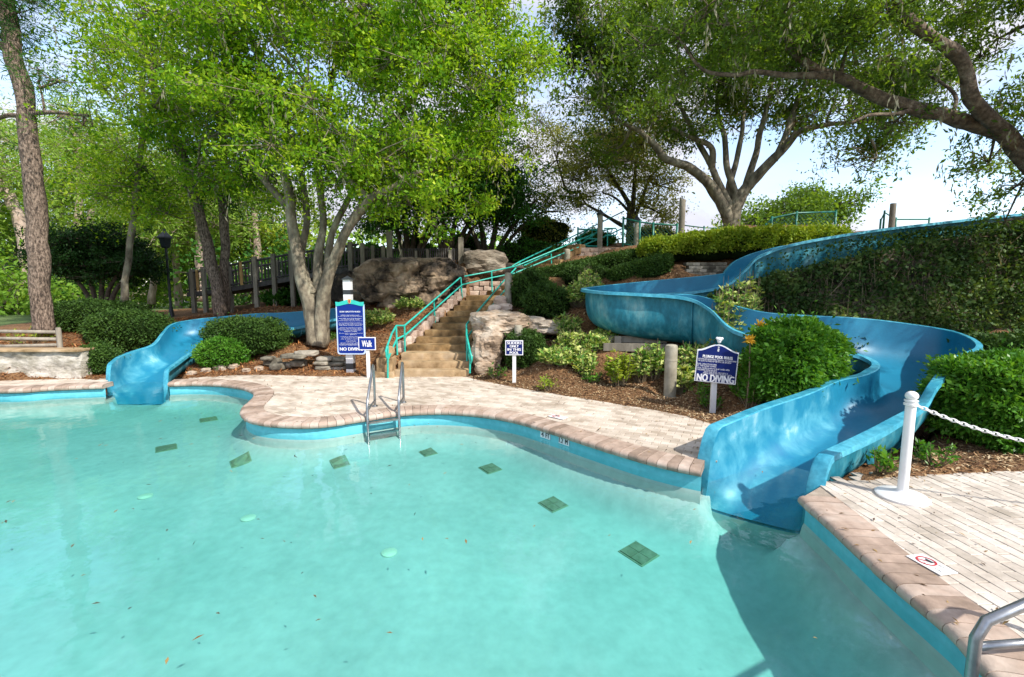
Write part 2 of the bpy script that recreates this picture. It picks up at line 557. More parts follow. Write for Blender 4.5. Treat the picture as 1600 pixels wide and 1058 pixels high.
M['leaf_bright'] = leafmat('leaf_bright', [(0.0, (0.05, 0.16, 0.008)), (0.35, (0.15, 0.32, 0.014)), (0.7, (0.34, 0.50, 0.03)), (1.0, (0.58, 0.68, 0.08))], trans=0.48, clump=1.0, cscale=1.1)
M['leaf_oak'] = leafmat('leaf_oak', [(0.0, (0.035, 0.075, 0.014)), (0.45, (0.09, 0.17, 0.022)), (0.8, (0.20, 0.32, 0.035)), (1.0, (0.32, 0.46, 0.05))], trans=0.46, clump=1.0, cscale=.8)
M['leaf_dark'] = leafmat('leaf_dark', [(0.0, (0.015, 0.06, 0.010)), (0.6, (0.045, 0.15, 0.016)), (1.0, (0.11, 0.27, 0.03))], trans=0.35)
M['leaf_olive'] = leafmat('leaf_olive', [(0.0, (0.12, 0.14, 0.04)), (0.5, (0.26, 0.29, 0.08)), (1.0, (0.44, 0.46, 0.14))], trans=0.5)
M['leaf_pine'] = leafmat('leaf_pine', [(0.0, (0.09, 0.20, 0.03)), (0.5, (0.22, 0.36, 0.05)), (1.0, (0.42, 0.54, 0.12))], trans=0.42)
M['leaf_bg'] = leafmat('leaf_background', [(0.0, (0.08, 0.19, 0.025)), (0.5, (0.18, 0.34, 0.04)), (1.0, (0.36, 0.50, 0.08))], trans=0.45)
M['leaf_hedge'] = leafmat('leaf_hedge', [(0.0, (0.016, 0.045, 0.008)), (0.5, (0.045, 0.10, 0.016)), (1.0, (0.10, 0.18, 0.03))], trans=0.2, cscale=1.8)
M['leaf_box'] = leafmat('leaf_gloss_green', [(0.0, (0.025, 0.10, 0.010)), (0.5, (0.08, 0.23, 0.022)), (1.0, (0.22, 0.42, 0.05))], trans=0.32, rough=0.35, cscale=1.4)
M['leaf_topiary'] = leafmat('leaf_topiary', [(0.0, (0.008, 0.028, 0.006)), (0.6, (0.018, 0.06, 0.010)), (1.0, (0.04, 0.11, 0.02))], trans=0.15)
M['leaf_yellow'] = leafmat('leaf_yellow_green', [(0.0, (0.06, 0.14, 0.015)), (0.4, (0.20, 0.30, 0.02)), (1.0, (0.46, 0.50, 0.06))], trans=0.3, cscale=2.0)
M['leaf_varieg'] = leafmat('leaf_variegated', [(0.24, (0.06, 0.17, 0.03)), (0.38, (0.16, 0.32, 0.05)), (0.6, (0.50, 0.56, 0.16)), (1.0, (0.74, 0.72, 0.38))], trans=0.25, clump=0.2)
M['leaf_croton'] = leafmat('leaf_croton', [(0.0, (0.30, 0.22, 0.02)), (0.5, (0.65, 0.38, 0.04)), (1.0, (0.80, 0.60, 0.12))], trans=0.25, clump=0.1)
M['leaf_moss'] = leafmat('hanging_moss', [(0.0, (0.12, 0.12, 0.08)), (1.0, (0.30, 0.29, 0.20))], trans=0.3)
M['leaf_ivy'] = leafmat('leaf_ivy', [(0.0, (0.015, 0.04, 0.010)), (0.45, (0.05, 0.105, 0.025)), (0.8, (0.13, 0.20, 0.05)), (1.0, (0.28, 0.32, 0.13))], trans=0.25, clump=1.1, cscale=1.0)
M['twig'] = noisemat('dry_twig', [(0.3, (0.10, 0.08, 0.05)), (0.7, (0.28, 0.22, 0.14))], scale=6, rough=0.95, bump=0)
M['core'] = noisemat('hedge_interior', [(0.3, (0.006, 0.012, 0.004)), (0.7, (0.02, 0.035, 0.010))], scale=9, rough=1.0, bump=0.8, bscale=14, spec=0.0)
M['fallen'] = noisemat('fallen_leaf', [(0.2, (0.05, 0.025, 0.012)), (0.5, (0.17, 0.09, 0.03)), (0.8, (0.34, 0.22, 0.08))], scale=2, rough=0.8, bump=0, rnd=0.9)
M['beige'] = plain('beige_stucco', (0.66, 0.58, 0.44), 0.9)
M['roof'] = plain('brown_roof', (0.42, 0.33, 0.24), 0.9, var=0.3)
M['glassdark'] = plain('dark_window', (0.04, 0.05, 0.06), 0.15)

# water: clear skin (fresnel reflection over a see-through surface) round an absorbing body
m, N, L, out = newmat('pool_water')
fr = N.new('ShaderNodeFresnel')

tr = N.new('ShaderNodeBsdfTransparent')
gl = N.new('ShaderNodeBsdfGlossy')
gl.inputs['Roughness'].default_value = 0.03
g_ = N.new('ShaderNodeNewGeometry')
io = N.new('ShaderNodeMapRange')      # same air-to-water reflectance seen from either side of the skin
io.inputs[3].default_value = 1.52
io.inputs[4].default_value = 1 / 1.52
L.new(g_.outputs['Backfacing'], io.inputs[0])
L.new(io.outputs[0], fr.inputs['IOR'])
mp = N.new('ShaderNodeMapping')
L.new(g_.outputs['Position'], mp.inputs['Vector'])
n1 = N.new('ShaderNodeTexNoise')
n1.inputs['Scale'].default_value = 3.2
n1.inputs['Detail'].default_value = 3
L.new(mp.outputs[0], n1.inputs['Vector'])
bp = N.new('ShaderNodeBump')
bp.inputs['Strength'].default_value = 0.16
bp.inputs['Distance'].default_value = 0.03
L.new(n1.outputs['Fac'], bp.inputs['Height'])
L.new(bp.outputs[0], gl.inputs['Normal'])
L.new(bp.outputs[0], fr.inputs['Normal'])
mx = N.new('ShaderNodeMixShader')
L.new(fr.outputs[0], mx.inputs[0])
L.new(tr.outputs[0], mx.inputs[1])
L.new(gl.outputs[0], mx.inputs[2])
L.new(mx.outputs[0], out.inputs['Surface'])
va = N.new('ShaderNodeVolumeAbsorption')
va.inputs['Color'].default_value = (0.0, 0.84, 0.82, 1)
va.inputs['Density'].default_value = 0.68
L.new(va.outputs[0], out.inputs['Volume'])
M['water'] = m

# ------------------------------------------------------------------ the two flumes: rim points up from the pool
WZ = -0.20


def RR(u, v, z):
    return Z(u, v, z)


RS = []   # (left rim, right rim, floor z)
RS.append((RR(1128, 668, .38), RR(1278, 708, .28), -.44))
RS.append((RR(1196, 640, .45), RR(1342, 678, .38), -.22))
RS.append((RR(1264, 617, .52), RR(1383, 657, .45), -.12))
RS.append((RR(1312, 596, .60), RR(1430, 630, .60), -.03))
RS.append((RR(1349, 588, .66), RR(1452, 597, .80), .04))
RS.append((RR(1372, 578, .72), RR(1482, 562, .95), .10))
RS.append((RR(1374, 568, .78), RR(1524, 540, 1.05), .16))
RS.append((RR(1358, 559, .84), RR(1485, 518, 1.15), .22))
RS.append((RR(1335, 552, .90), RR(1400, 504, 1.28), .30))
RS.append((RR(1290, 546, .98), RR(1332, 497, 1.36), .38))
RS.append((RR(1240, 540, 1.07), RR(1271, 494, 1.42), .46))
RS.append((D(1150, 516, 8.0), D(1190, 488, 9.3), .62))
RS.append((D(1110, 483, 8.6), D(1120, 470, 9.8), .72))
RS.append((D(1072, 465, 9.0), D(1080, 461, 10.15), .86))
RS.append((D(1000, 459, 9.3), D(1020, 460, 10.3), .95))
RS.append((D(945, 456, 9.6), D(990, 460, 10.4), 1.05))
RS.append((D(917, 452, 10.4), D(980, 459, 10.6), 1.15))
RS.append((D(935, 448, 11.4), D(990, 459, 10.8), 1.25))
RS.append((D(1000, 441, 12.0), D(1030, 459, 10.95), 1.35))
RS.append((D(1085, 433, 12.0), D(1090, 455, 10.95), 1.45))
RS.append((D(1128, 428, 11.9), D(1135, 445, 10.85), 1.6))
for (u, v) in ((1163, 420), (1185, 400), (1240, 381), (1350, 362), (1450, 350), (1560, 338), (1700, 326)):
    p = D(u, v, 10.8)
    RS.append((Vector((p.x + 0.1, p.y + 1.15, p.z - 0.02)), p, p.z - .85))

LS = []
LS.append((D(176, 568, 10.0), D(258, 577, 9.95), -.45))
LS.append((D(192, 556, 10.6), D(275, 565, 10.5), -.25))
LS.append((D(218, 547, 11.1), D(292, 553, 11.0), -.1))
LS.append((D(243, 538, 11.5), D(313, 543, 11.4), .05))
LS.append((D(257, 520, 12.1), D(328, 537, 11.6), .2))
LS.append((D(272, 506, 12.8), D(345, 532, 11.8), .32))
LS.append((D(310, 499, 13.3), D(370, 526, 12.0), .42))
LS.append((D(360, 494, 13.4), D(400, 521, 12.1), .5))
LS.append((D(408, 490, 13.5), D(435, 515, 12.2), .58))
LS.append((D(445, 489, 13.6), D(470, 510, 12.5), .66))
LS.append((D(505, 484, 13.8), D(525, 498, 12.8), .8))
LS.append((D(570, 478, 14.2), D(585, 490, 13.2), 1.0))


def flume_stations(S, ext, k=5):
    """smooth the stations; ext adds the sunk mouth in front"""
    d = ((S[0][0] + S[0][1]) - (S[1][0] + S[1][1]))
    d.z = 0
    d.normalize()
    a = (S[0][0] + d * .24, S[0][1] + d * .24)
    a0 = Vector((a[0].x, a[0].y, -.36))
    a1 = Vector((a[1].x, a[1].y, -.36))
    Lr = catmull([s[0] for s in S], k)
    Rr = catmull([s[1] for s in S], k)
    Fl = [v.x for v in catmull([Vector((s[2], 0, 0)) for s in S], k)]
    front = []
    for t in (1.0, 0.75, 0.5, 0.25):
        zz = 1 - t ** 2
        lp = S[0][0].lerp(a0, t)
        rp = S[0][1].lerp(a1, t)
        lp.z = -.50 + (S[0][0].z + .50) * zz ** 0.6
        rp.z = -.50 + (S[0][1].z + .50) * zz ** 0.6
        front.append((lp, rp, -.44 - .10 * t))
    e = front[0]
    tail = (e[0] + d * ext, e[1] + d * ext, -1.35)
    tail[0].z = tail[1].z = -1.30
    out = front + list(zip(Lr, Rr, Fl))
    return out


RST = flume_stations(RS, 0.22)
LST = flume_stations(LS, 0.2)


def pts_footprint(ST):
    return [(s[0].x, s[0].y) for s in ST] + [(s[1].x, s[1].y) for s in reversed(ST)]


# ------------------------------------------------------------------ pool outline (runs of coping), left to right
runL = resample(catmull([(-17, 9.0, 0), (-13.5, 9.05, 0), Z(0, 608, 0), Z(80, 604, 0), Z(162, 601, 0)], 8), 0.12)
runM = resample(catmull([Z(u, v, 0) for u, v in ((263, 598), (300, 597), (340, 598), (372, 602), (394, 608), (400, 616), (392, 626), (381, 636), (381, 646), (398, 655), (440, 660),
                                                 (500, 660), (560, 652), (620, 643), (680, 640), (740, 643), (800, 652), (860, 669), (920, 688), (990, 709), (1050, 724), (1096, 733))], 8), 0.12)
runR = resample(catmull([Z(u, v, 0) for u, v in ((1254, 775), (1300, 815), (1350, 860), (1400, 903), (1450, 943), (1500, 985), (1545, 1035))] + [Vector((2.42, 1.6, 0)), Vector((2.3, 0.9, 0)), Vector((2.0, 0.5, 0))], 8), 0.12)
mR = [(RS[0][0] * .92 + RS[0][1] * .08), (RS[1][0] * .9 + RS[1][1] * .1), (RS[1][0] * .1 + RS[1][1] * .9), (RS[0][0] * .08 + RS[0][1] * .92)]
mL = [(LS[0][0] * .92 + LS[0][1] * .08), (LS[1][0] * .9 + LS[1][1] * .1), (LS[1][0] * .1 + LS[1][1] * .9), (LS[0][0] * .08 + LS[0][1] * .92)]
outline = [(p.x, p.y) for p in runL] + [(p.x, p.y) for p in mL] + [(p.x, p.y) for p in runM] + [(p.x, p.y) for p in mR] + [(p.x, p.y) for p in runR] + [(0, 0.2), (-17, 0.2)]


def seg_arrays(poly):
    A = np.array(poly, float)
    B = np.roll(A, -1, axis=0)
    return A, B


def sdist(poly, X, Y):
    """signed distance, negative inside"""
    A, B = seg_arrays(poly)
    P = np.stack([X.ravel(), Y.ravel()], 1)
    best = np.full(len(P), 1e9)
    inside = np.zeros(len(P), bool)
    for a, b in zip(A, B):
        d = b - a
        l2 = d @ d
        if l2 < 1e-12:
            continue
        t = np.clip(((P - a) @ d) / l2, 0, 1)
        q = a + t[:, None] * d
        best = np.minimum(best, np.hypot(*(P - q).T))
        c = ((a[1] > P[:, 1]) != (b[1] > P[:, 1]))
        with np.errstate(divide='ignore', invalid='ignore'):
            xi = a[0] + (P[:, 1] - a[1]) * (b[0] - a[0]) / (b[1] - a[1])
        inside ^= c & (P[:, 0] < xi)
    best[inside] *= -1
    return best.reshape(X.shape)


# decks: pool edge + edge of the planting bed
mulchM = [Z(u, v, 0) for u, v in ((1118, 668), (1105, 660), (1060, 648), (1020, 640), (950, 629), (870, 616), (800, 604), (740, 592), (732, 588), (617, 588), (560, 588), (500, 588), (440, 586), (380, 586), (320, 589), (272, 592))]
mulchR = [Z(u, v, 0) for u, v in ((1285, 757), (1330, 752), (1400, 746), (1480, 740), (1600, 735), (1750, 730))]
deckM = [(p.x, p.y) for p in runM] + [(p.x, p.y) for p in catmull(mulchM, 4)]
deckR = [(p.x, p.y) for p in reversed(runR)] + [(p.x, p.y) for p in mulchR] + [(12, 4.9), (12, 0.4)]
deckL = [(p.x, p.y) for p in runL] + [(-9.0, 9.75), (-9.6, 9.95), XY(60, 593), XY(0, 595), (-13.5, 9.85), (-17, 9.85)]

# ------------------------------------------------------------------ terrain
CTRL = []


def T(u, v, Y):
    p = D(u, v, Y)
    CTRL.append((p.x, p.y, p.z))


def TW(x, y, z):
    CTRL.append((x, y, z))


for p in mulchM[::2] + mulchR[::2]:
    TW(p.x, p.y, 0.02)
for a in ((0, 552, 10.1), (60, 545, 11), (120, 548, 10.9), (-100, 552, 10.3), (100, 520, 13), (0, 520, 13), (200, 500, 15), (0, 490, 20), (100, 480, 25), (250, 485, 22),
          (170, 585, 10.4), (215, 565, 11.6), (300, 565, 11.2), (330, 573, 10.9), (400, 572, 10.9), (450, 540, 12.0), (550, 548, 11.9), (540, 575, 10.9), (600, 520, 12.6), (560, 480, 14), (640, 478, 14), (620, 500, 13),
          (350, 490, 16), (450, 480, 15.5), (300, 487, 30), (520, 470, 16), (650, 405, 16.2), (750, 400, 16.5), (560, 420, 17), (460, 470, 18),
          (625, 557, 10.8), (640, 545, 11.4), (700, 480, 14), (735, 560, 10.6), (745, 480, 14),
          (790, 575, 10.2), (800, 505, 12), (820, 480, 12.8), (800, 445, 16.3), (850, 430, 15), (850, 530, 11), (880, 565, 9.8), (910, 480, 12), (960, 540, 9.7),
          (1046, 622, 8.2), (1000, 603, 8.6), (950, 600, 8.9), (1000, 548, 9.6), (1100, 605, 8.0), (1150, 610, 7.6), (1118, 648, 7.2), (1200, 630, 7.0), (1180, 650, 6.4),
          (960, 430, 14), (900, 400, 17), (950, 387, 18), (1050, 412, 13.2), (1000, 425, 13.2), (1100, 385, 14.5), (1145, 355, 16), (1230, 355, 16), (1350, 364, 16), (1500, 360, 14), (1600, 358, 13),
          (1300, 376, 12.8), (1500, 366, 13), (1100, 430, 12.6), (1063, 375, 15.5), (1000, 385, 16), (870, 410, 17)):
    T(*a)
for a in ((4.2, 9.6, .75), (5.5, 9.75, .8), (7, 9.8, .85), (9, 9.8, .85), (11, 9.8, .9), (13.5, 9.6, .95),
          (4.6, 10.7, 1.1), (6, 10.6, 1.8), (8, 10.6, 2.3), (10, 10.6, 2.6), (13, 10.6, 2.8), (16, 10, 3.2),
          (4.0, 6.6, .2), (4.8, 8.2, .5), (6, 8.6, .45), (5, 7.2, .3), (7.8, 6.8, .35), (9, 7.5, .5), (9, 5.6, .2), (6.3, 5.4, .05), (12, 7, .5), (8.6, 9.0, .6), (5.2, 5.2, .0), (4.4, 5.4, -.02),
          (1, 22, 3.9), (6, 22, 4.1), (14, 22, 3.6), (0, 30, 3.5), (20, 30, 4), (30, 15, 4), (-3, 24, 3.2), (-8, 24, 1.2), (-15, 30, .6), (-25, 30, .4), (-25, 15, .8), (-20, 11, .6), (-40, 50, 0), (0, 60, 1.5), (40, 60, 2), (40, 5, 1), (-40, 0, 0), (40, -20, 0), (0, -20, 0), (-30, 8, .3)):
    TW(*a)
CT = np.array(CTRL)


def idw(X, Y):
    x, y = X.ravel(), Y.ravel()
    num = np.zeros(len(x))
    den = np.zeros(len(x))
    for (cx, cy_, cz) in CT:
        d2 = (x - cx) ** 2 + (y - cy_) ** 2 + 0.03
        w = d2 ** -2.0
        num += w * cz
        den += w
    return (num / den).reshape(X.shape)


FP = [(pts_footprint(RST), RST), (pts_footprint(LST), LST)]


STAIRCLAMP = []
_xb, _xt = D(636, 553, 11.2).x, D(728, 463, 14.4).x
STAIRCLAMP.append((D(617, 590, 10.15).x, 10.1, D(731, 590, 10.15).x, 11.2, -.02))
for _i in range(9):
    _t = _i / 8
    STAIRCLAMP.append((_xb + (_xt - _xb) * _t - .05, 11.15 + 3.2 * _t, _xb + (_xt - _xb) * _t + 1.5, 11.2 + 3.2 * _t + (.45 if _i < 8 else 1.35), .45 + 1.31 * _i / 9 - .12))
for _i in range(12):
    _c = (_xt + 1.3 + .655 * .31 * _i, 15.2 + .755 * .31 * _i)
    STAIRCLAMP.append((_c[0] - .7, _c[1] - .5, _c[0] + .7, _c[1] + .6, 1.76 + .155 * _i - .05))


def Hgrid(X, Y):
    h = idw(X, Y)
    sd = np.minimum(np.minimum(sdist(deckM, X, Y), sdist(deckR, X, Y)), sdist(deckL, X, Y))
    sp = sdist(outline, X, Y)
    s = np.minimum(sd, np.where(sp < 0.3, 0, sp))
    s = np.where(sp < 0.25, np.minimum(sd, -0.3), sd)
    k = np.clip(s / 0.7, 0, 1)
    k = k * k * (3 - 2 * k)
    n = np.sin(X * 3.1 + np.sin(Y * 2.3)) * np.sin(Y * 2.7 + 1.3 * np.sin(X * 1.9)) * 0.035
    z = (h + n) * k + np.clip(s * 0.22, -0.05, 0.03) * (1 - k)
    z = np.where((X > 4.3) & (X < 17) & (Y > 9.4) & (Y < 10.45), np.minimum(z, .75), z)
    for (ax_, ay_, bx_, by_, zt_) in STAIRCLAMP:
        z = np.where((X > ax_) & (X < bx_) & (Y > ay_) & (Y < by_), np.minimum(z, zt_), z)
    for poly, ST in FP:
        C = np.array([((s_[0].x + s_[1].x) / 2, (s_[0].y + s_[1].y) / 2, s_[2]) for s_ in ST])
        near = (X > C[:, 0].min() - 2) & (X < C[:, 0].max() + 2) & (Y > C[:, 1].min() - 2) & (Y < C[:, 1].max() + 2)
        xs, ys = X[near], Y[near]
        if not len(xs):
            continue
        sdf = sdist(poly, xs, ys)
        d2 = (xs[:, None] - C[None, :, 0]) ** 2 + (ys[:, None] - C[None, :, 1]) ** 2
        fz = C[d2.argmin(1), 2] - 0.22
        zz = z[near]
        lim = fz + np.clip(sdf + 0.05, 0, None) * 2.2
        zz = np.where(sdf < 1.0, np.minimum(zz, lim), zz)
        z[near] = zz
    return z


def H(x, y):
    return float(Hgrid(np.array([[float(x)]]), np.array([[float(y)]]))[0, 0])


def axis(fine0, fine1, st_, far0, far1):
    a = list(np.arange(fine0, fine1 + 1e-6, st_))
    g = st_
    lo = []
    x = fine0
    while x > far0:
        g *= 1.25
        x -= g
        lo.append(x)
    hi = []
    g = st_
    x = a[-1]
    while x < far1:
        g *= 1.25
        x += g
        hi.append(x)
    return np.array(list(reversed(lo)) + a + hi)


xs_ = axis(-13.5, 12.5, 0.11, -700, 700)
ys_ = axis(0.4, 18, 0.11, -300, 1200)
GX, GY = np.meshgrid(xs_, ys_)
GZ = Hgrid(GX, GY)
GSP = sdist(outline, GX, GY)
nx, ny = len(xs_), len(ys_)
idx = np.arange(nx * ny).reshape(ny, nx)
F4 = np.stack([idx[:-1, :-1], idx[:-1, 1:], idx[1:, 1:], idx[1:, :-1]], -1).reshape(-1, 4)
bad = (GSP < 0.06).ravel()
keep = ~bad[F4].any(1)
# behind the camera the ground just goes on; drop the basin only
F4 = F4[keep]
Vt = np.stack([GX.ravel(), GY.ravel(), GZ.ravel()], 1)
ter = mesh_np('ground', Vt, F4, M['mulch'], smooth=True)
ter.data.materials.append(M['grass'])
cx = Vt[F4].mean(1)
mi = ((cx[:, 1] > 26) | (cx[:, 0] < -17) | (cx[:, 0] > 22) | (cx[:, 1] < -3)).astype(np.int32)
ter.data.polygons.foreach_set('material_index', mi)
st(ter)


def onground(u, v, lo=3.0, hi=40.0):
    d = ray(u, v)
    Ys = np.linspace(lo, hi, 700)
    t = Ys / d.y
    X = d.x * t
    Zr = CAMZ + d.z * t
    h = Hgrid(X[None, :], Ys[None, :])[0]
    k = np.where(Zr < h)[0]
    i = k[0] if len(k) else len(Ys) - 1
    return Vector((X[i], Ys[i], h[i]))


# ------------------------------------------------------------------ pool basin
RUNSEG = []
for P_ in (runL, runM, runR):
    q_ = P_[::3] + [P_[-1]]
    RUNSEG += [((a_.x, a_.y), (b_.x, b_.y)) for a_, b_ in zip(q_, q_[1:])]


def rundist(X, Y):
    P = np.stack([np.ravel(X), np.ravel(Y)], 1).astype(float)
    best = np.full(len(P), 1e9)
    for a_, b_ in RUNSEG:
        a_ = np.array(a_)
        d = np.array(b_) - a_
        t = np.clip(((P - a_) @ d) / max(d @ d, 1e-9), 0, 1)
        best = np.minimum(best, np.hypot(*(P - a_ - t[:, None] * d).T))
    return best.reshape(np.shape(X))


def floorz(x, y):
    x, y = np.asarray(x, float), np.asarray(y, float)
    t = np.clip((7.5 - y) / 4.5, 0, 1)
    t = t * t * (3 - 2 * t)
    k = np.clip((x + 2.5) / 6.0, 0, 1)
    ins_ = np.where(sdist(outline, np.atleast_1d(x), np.atleast_1d(y)).reshape(np.shape(x)) < 0, 1.0, 0.0)
    e = (1 - np.exp(-(rundist(x, y) / .22) ** 2)) * ins_
    return -.40 - (.15 + .20 * t + .12 * k * k * (3 - 2 * k)) * e


def floor_at(u, v):
    d = ray(u, v)
    t = np.linspace(1.5, 13, 1200)
    zz = CAMZ + d.z * t
    f = floorz(d.x * t, d.y * t)
    i = int(np.where(zz < f)[0][0])
    return Vector((d.x * t[i], d.y * t[i], float(f[i])))


gx, gy = np.meshgrid(np.linspace(-18, 4.2, 260), np.linspace(0.1, 12, 140))
gz = floorz(gx, gy)
ii = np.arange(gx.size).reshape(gx.shape)
Ff = np.stack([ii[:-1, :-1], ii[:-1, 1:], ii[1:, 1:], ii[1:, :-1]], -1).reshape(-1, 4)
st(mesh_np('pool_floor', np.stack([gx.ravel(), gy.ravel(), gz.ravel()], 1), Ff, M['plaster'], smooth=True))


def normals2(P):
    out = []
    for i in range(len(P)):
        t = P[min(i + 1, len(P) - 1)] - P[max(i - 1, 0)]
        t.z = 0
        t.normalize()
        out.append(Vector((-t.y, t.x, 0)))
    return out


def strip(P, Nn, prof):
    V, F = [], []
    k = len(prof)
    for p, n in zip(P, Nn):
        for (o, z) in prof:
            V.append(Vector((p.x + n.x * o, p.y + n.y * o, z)))
    for i in range(len(P) - 1):
        for j in range(k - 1):
            a = i * k + j
            F.append((a, a + 1, a + k + 1, a + k))
    return V, F


wall = MB()
lower = MB()
for P in (runL, runM, runR):
    Nn = normals2(P)
    wall.add(*strip(P, Nn, [(.035, -.085), (.035, -.20), (.030, -.275)]))
    lower.add(*strip(P, Nn, [(.030, -.273), (.015, -.31), (.0, -.38), (-.01, -.5), (-.01, -2.0)]))
for a, b in ((mL[0], mL[3]), (mR[0], mR[3]), (runR[-1], Vector((0, .2, 0))), (Vector((0, .2, 0)), Vector((-17, .2, 0))), (Vector((-17, .2, 0)), runL[0])):
    zt = -.5 if (a is mL[0] or a is mR[0]) else -.05
    pa, pb = Vector((a.x, a.y, 0)), Vector((b.x, b.y, 0))
    if zt == -.5:
        n = normals2([pa, pb])[0]
        pa, pb = pa + n * .1, pb + n * .1
    lower.add([(pa.x, pa.y, zt), (pb.x, pb.y, zt), (pb.x, pb.y, -2), (pa.x, pa.y, -2)], [(0, 1, 2, 3)])
st(wall.build('pool_wall', M['waterline'], smooth=True))
st(lower.build('pool_lower_wall', M['plaster'], smooth=True))

# water body
wo = []
for P in (runL, runM, runR):
    Nn = normals2(P)
    q = [(p.x + n.x * .06, p.y + n.y * .06) for p, n in zip(P[::2], Nn[::2])]
    wo += q
    if P is runL:
        wo += [(p.x, p.y) for p in mL]
    if P is runM:
        wo += [(p.x, p.y) for p in mR]
wo += [(0, 0.15), (-17, 0.15)]
if sum(wo[i][0] * wo[(i + 1) % len(wo)][1] - wo[(i + 1) % len(wo)][0] * wo[i][1] for i in range(len(wo))) < 0:
    wo.reverse()
tri = tessellate_polygon([[Vector((x, y, 0)) for x, y in wo]])
n = len(wo)
Vw = [(x, y, WZ) for x, y in wo] + [(x, y, -2.3) for x, y in wo]
Fw = []
for t in tri:
    a, b, c = t
    A_, B_, C_ = Vector(wo[a]), Vector(wo[b]), Vector(wo[c])
    if (B_ - A_).cross(C_ - A_) < 0:
        a, b, c = c, b, a
    Fw.append((a, b, c))
    Fw.append((c + n, b + n, a + n))
for i in range(n):
    j = (i + 1) % n
    Fw.append((i, i + n, j + n, j))
wat = obj('pool_water', Vw, Fw, M['water'])
st(wat)

# floor drains and lights in the basin
cnt = 0
for (u, v, wpx, lab) in ((998, 866, 66, 'large dark green square floor drain nearest the camera under the water'), (864, 789, 50, 'dark green floor drain between the nearest one and the smaller ones'),
                    (766, 733, 40, 'green floor drain below the white sliders only sign, under water'), (669, 708, 32, 'green floor drain right of the pool ladder, under water'),
                    (531, 724, 36, 'faint green floor drain left of the pool ladder, under water'), (376, 722, 40, 'pale green floor drain below the coping point, under water'),
                    (260, 701, 40, 'dark green floor drain crossed by white reflections'), (326, 656, 34, 'floor drain close to the left slide mouth')):
    p = floor_at(u, v)
    s = wpx / 711 * (p.y * CP + (2 - p.z) * SP) * 0.62
    dt = thing('pool_drain', lab, 'drain', p, 'square drains in the pool floor')
    a = R(38)

    def drape(mb):
        mb.V = [Vector((w.x, w.y, float(floorz(w.x, w.y)) + (w.z - p.z))) for w in mb.V]
        return mb
    drape(MB().box(p, (s * 1.1, s * 1.1, .016), a)).build('drain_frame', M['drain_rim'], dt)
    for i in (-1, 1):
        for j in (-1, 1):
            q = Matrix.Rotation(a, 3, 'Z') @ Vector((i * s * .25, j * s * .25, .012))
            drape(MB().box(p + q, (s * .48, s * .48, .016), a)).build('tile', M['drain'], dt)
for (u, v, lab) in ((608, 864, 'round pale fitting in the pool floor, nearest of three'), (388, 810, 'round pale fitting in the pool floor, middle of three'), (227, 776, 'small round pale fitting in the pool floor, farthest left')):
    p = floor_at(u, v)
    tag(MB().lathe(p, [(.08, 0), (.08, .01), (.06, .016), (.03, .02)], 20).build('floor_fitting', M['lens'], origin=p, smooth=True, sharp=30), lab, 'pool fitting', 'round fittings in the pool floor')

# ------------------------------------------------------------------ coping bricks
cop = bpy.data.objects.new('pool_coping', None)
COL.objects.link(cop)
LOC[cop.name] = Vector((0, 0, 0))
st(cop)
PROF = [(.30, -.085), (.30, .006), (.05, .008), (.0, .004), (-.03, -.008), (-.045, -.03), (-.045, -.055), (-.03, -.078), (.0, -.085)]
mort = MB()
for P in (runL, runM, runR):
    Nn = normals2(P)
    mort.add(*strip(P, Nn, [(.31, -.10), (.31, -.004), (.04, -.003), (-.02, -.014), (-.034, -.03), (-.034, -.055), (-.02, -.074), (.01, -.079), (.02, -.10)]))
    for i in range(len(P) - 1):
        g = 0.028
        jz = random.uniform(-.0025, .0025)
        jo = random.uniform(-.003, .003)
        a, b = P[i].lerp(P[i + 1], g), P[i].lerp(P[i + 1], 1 - g)
        na, nb = Nn[i].lerp(Nn[i + 1], g), Nn[i].lerp(Nn[i + 1], 1 - g)
        V = []
        for p, nn in ((a, na), (b, nb)):
            for (o, z) in PROF:
                V.append(Vector((p.x + nn.x * (o + jo), p.y + nn.y * (o + jo), z + jz)))
        k = len(PROF)
        F = [(j, (j + 1) % k, (j + 1) % k + k, j + k) for j in range(k)] + [tuple(reversed(range(k))), tuple(range(k, 2 * k))]
        obj('brick', V, F, M['coping'], cop, smooth=True, sharp=40)
mort.build('mortar', M['mortar'], cop)


# ------------------------------------------------------------------ decks
def poly_sheet(name, poly, z, mat):
    t = tessellate_polygon([[Vector((x, y, 0)) for x, y in poly]])
    F = []
    for a, b, c in t:
        A_, B_, C_ = Vector(poly[a]), Vector(poly[b]), Vector(poly[c])
        F.append((a, b, c) if (B_ - A_).cross(C_ - A_) > 0 else (c, b, a))
    return obj(name, [(x, y, z) for x, y in poly], F, mat)


def clip(poly, p0, n):
    out = []
    for i in range(len(poly)):
        a, b = poly[i], poly[(i + 1) % len(poly)]
        da, db = (a - p0).dot(n), (b - p0).dot(n)
        if da >= 0:
            out.append(a)
        if (da >= 0) != (db >= 0):
            out.append(a.lerp(b, da / (da - db)))
    return out


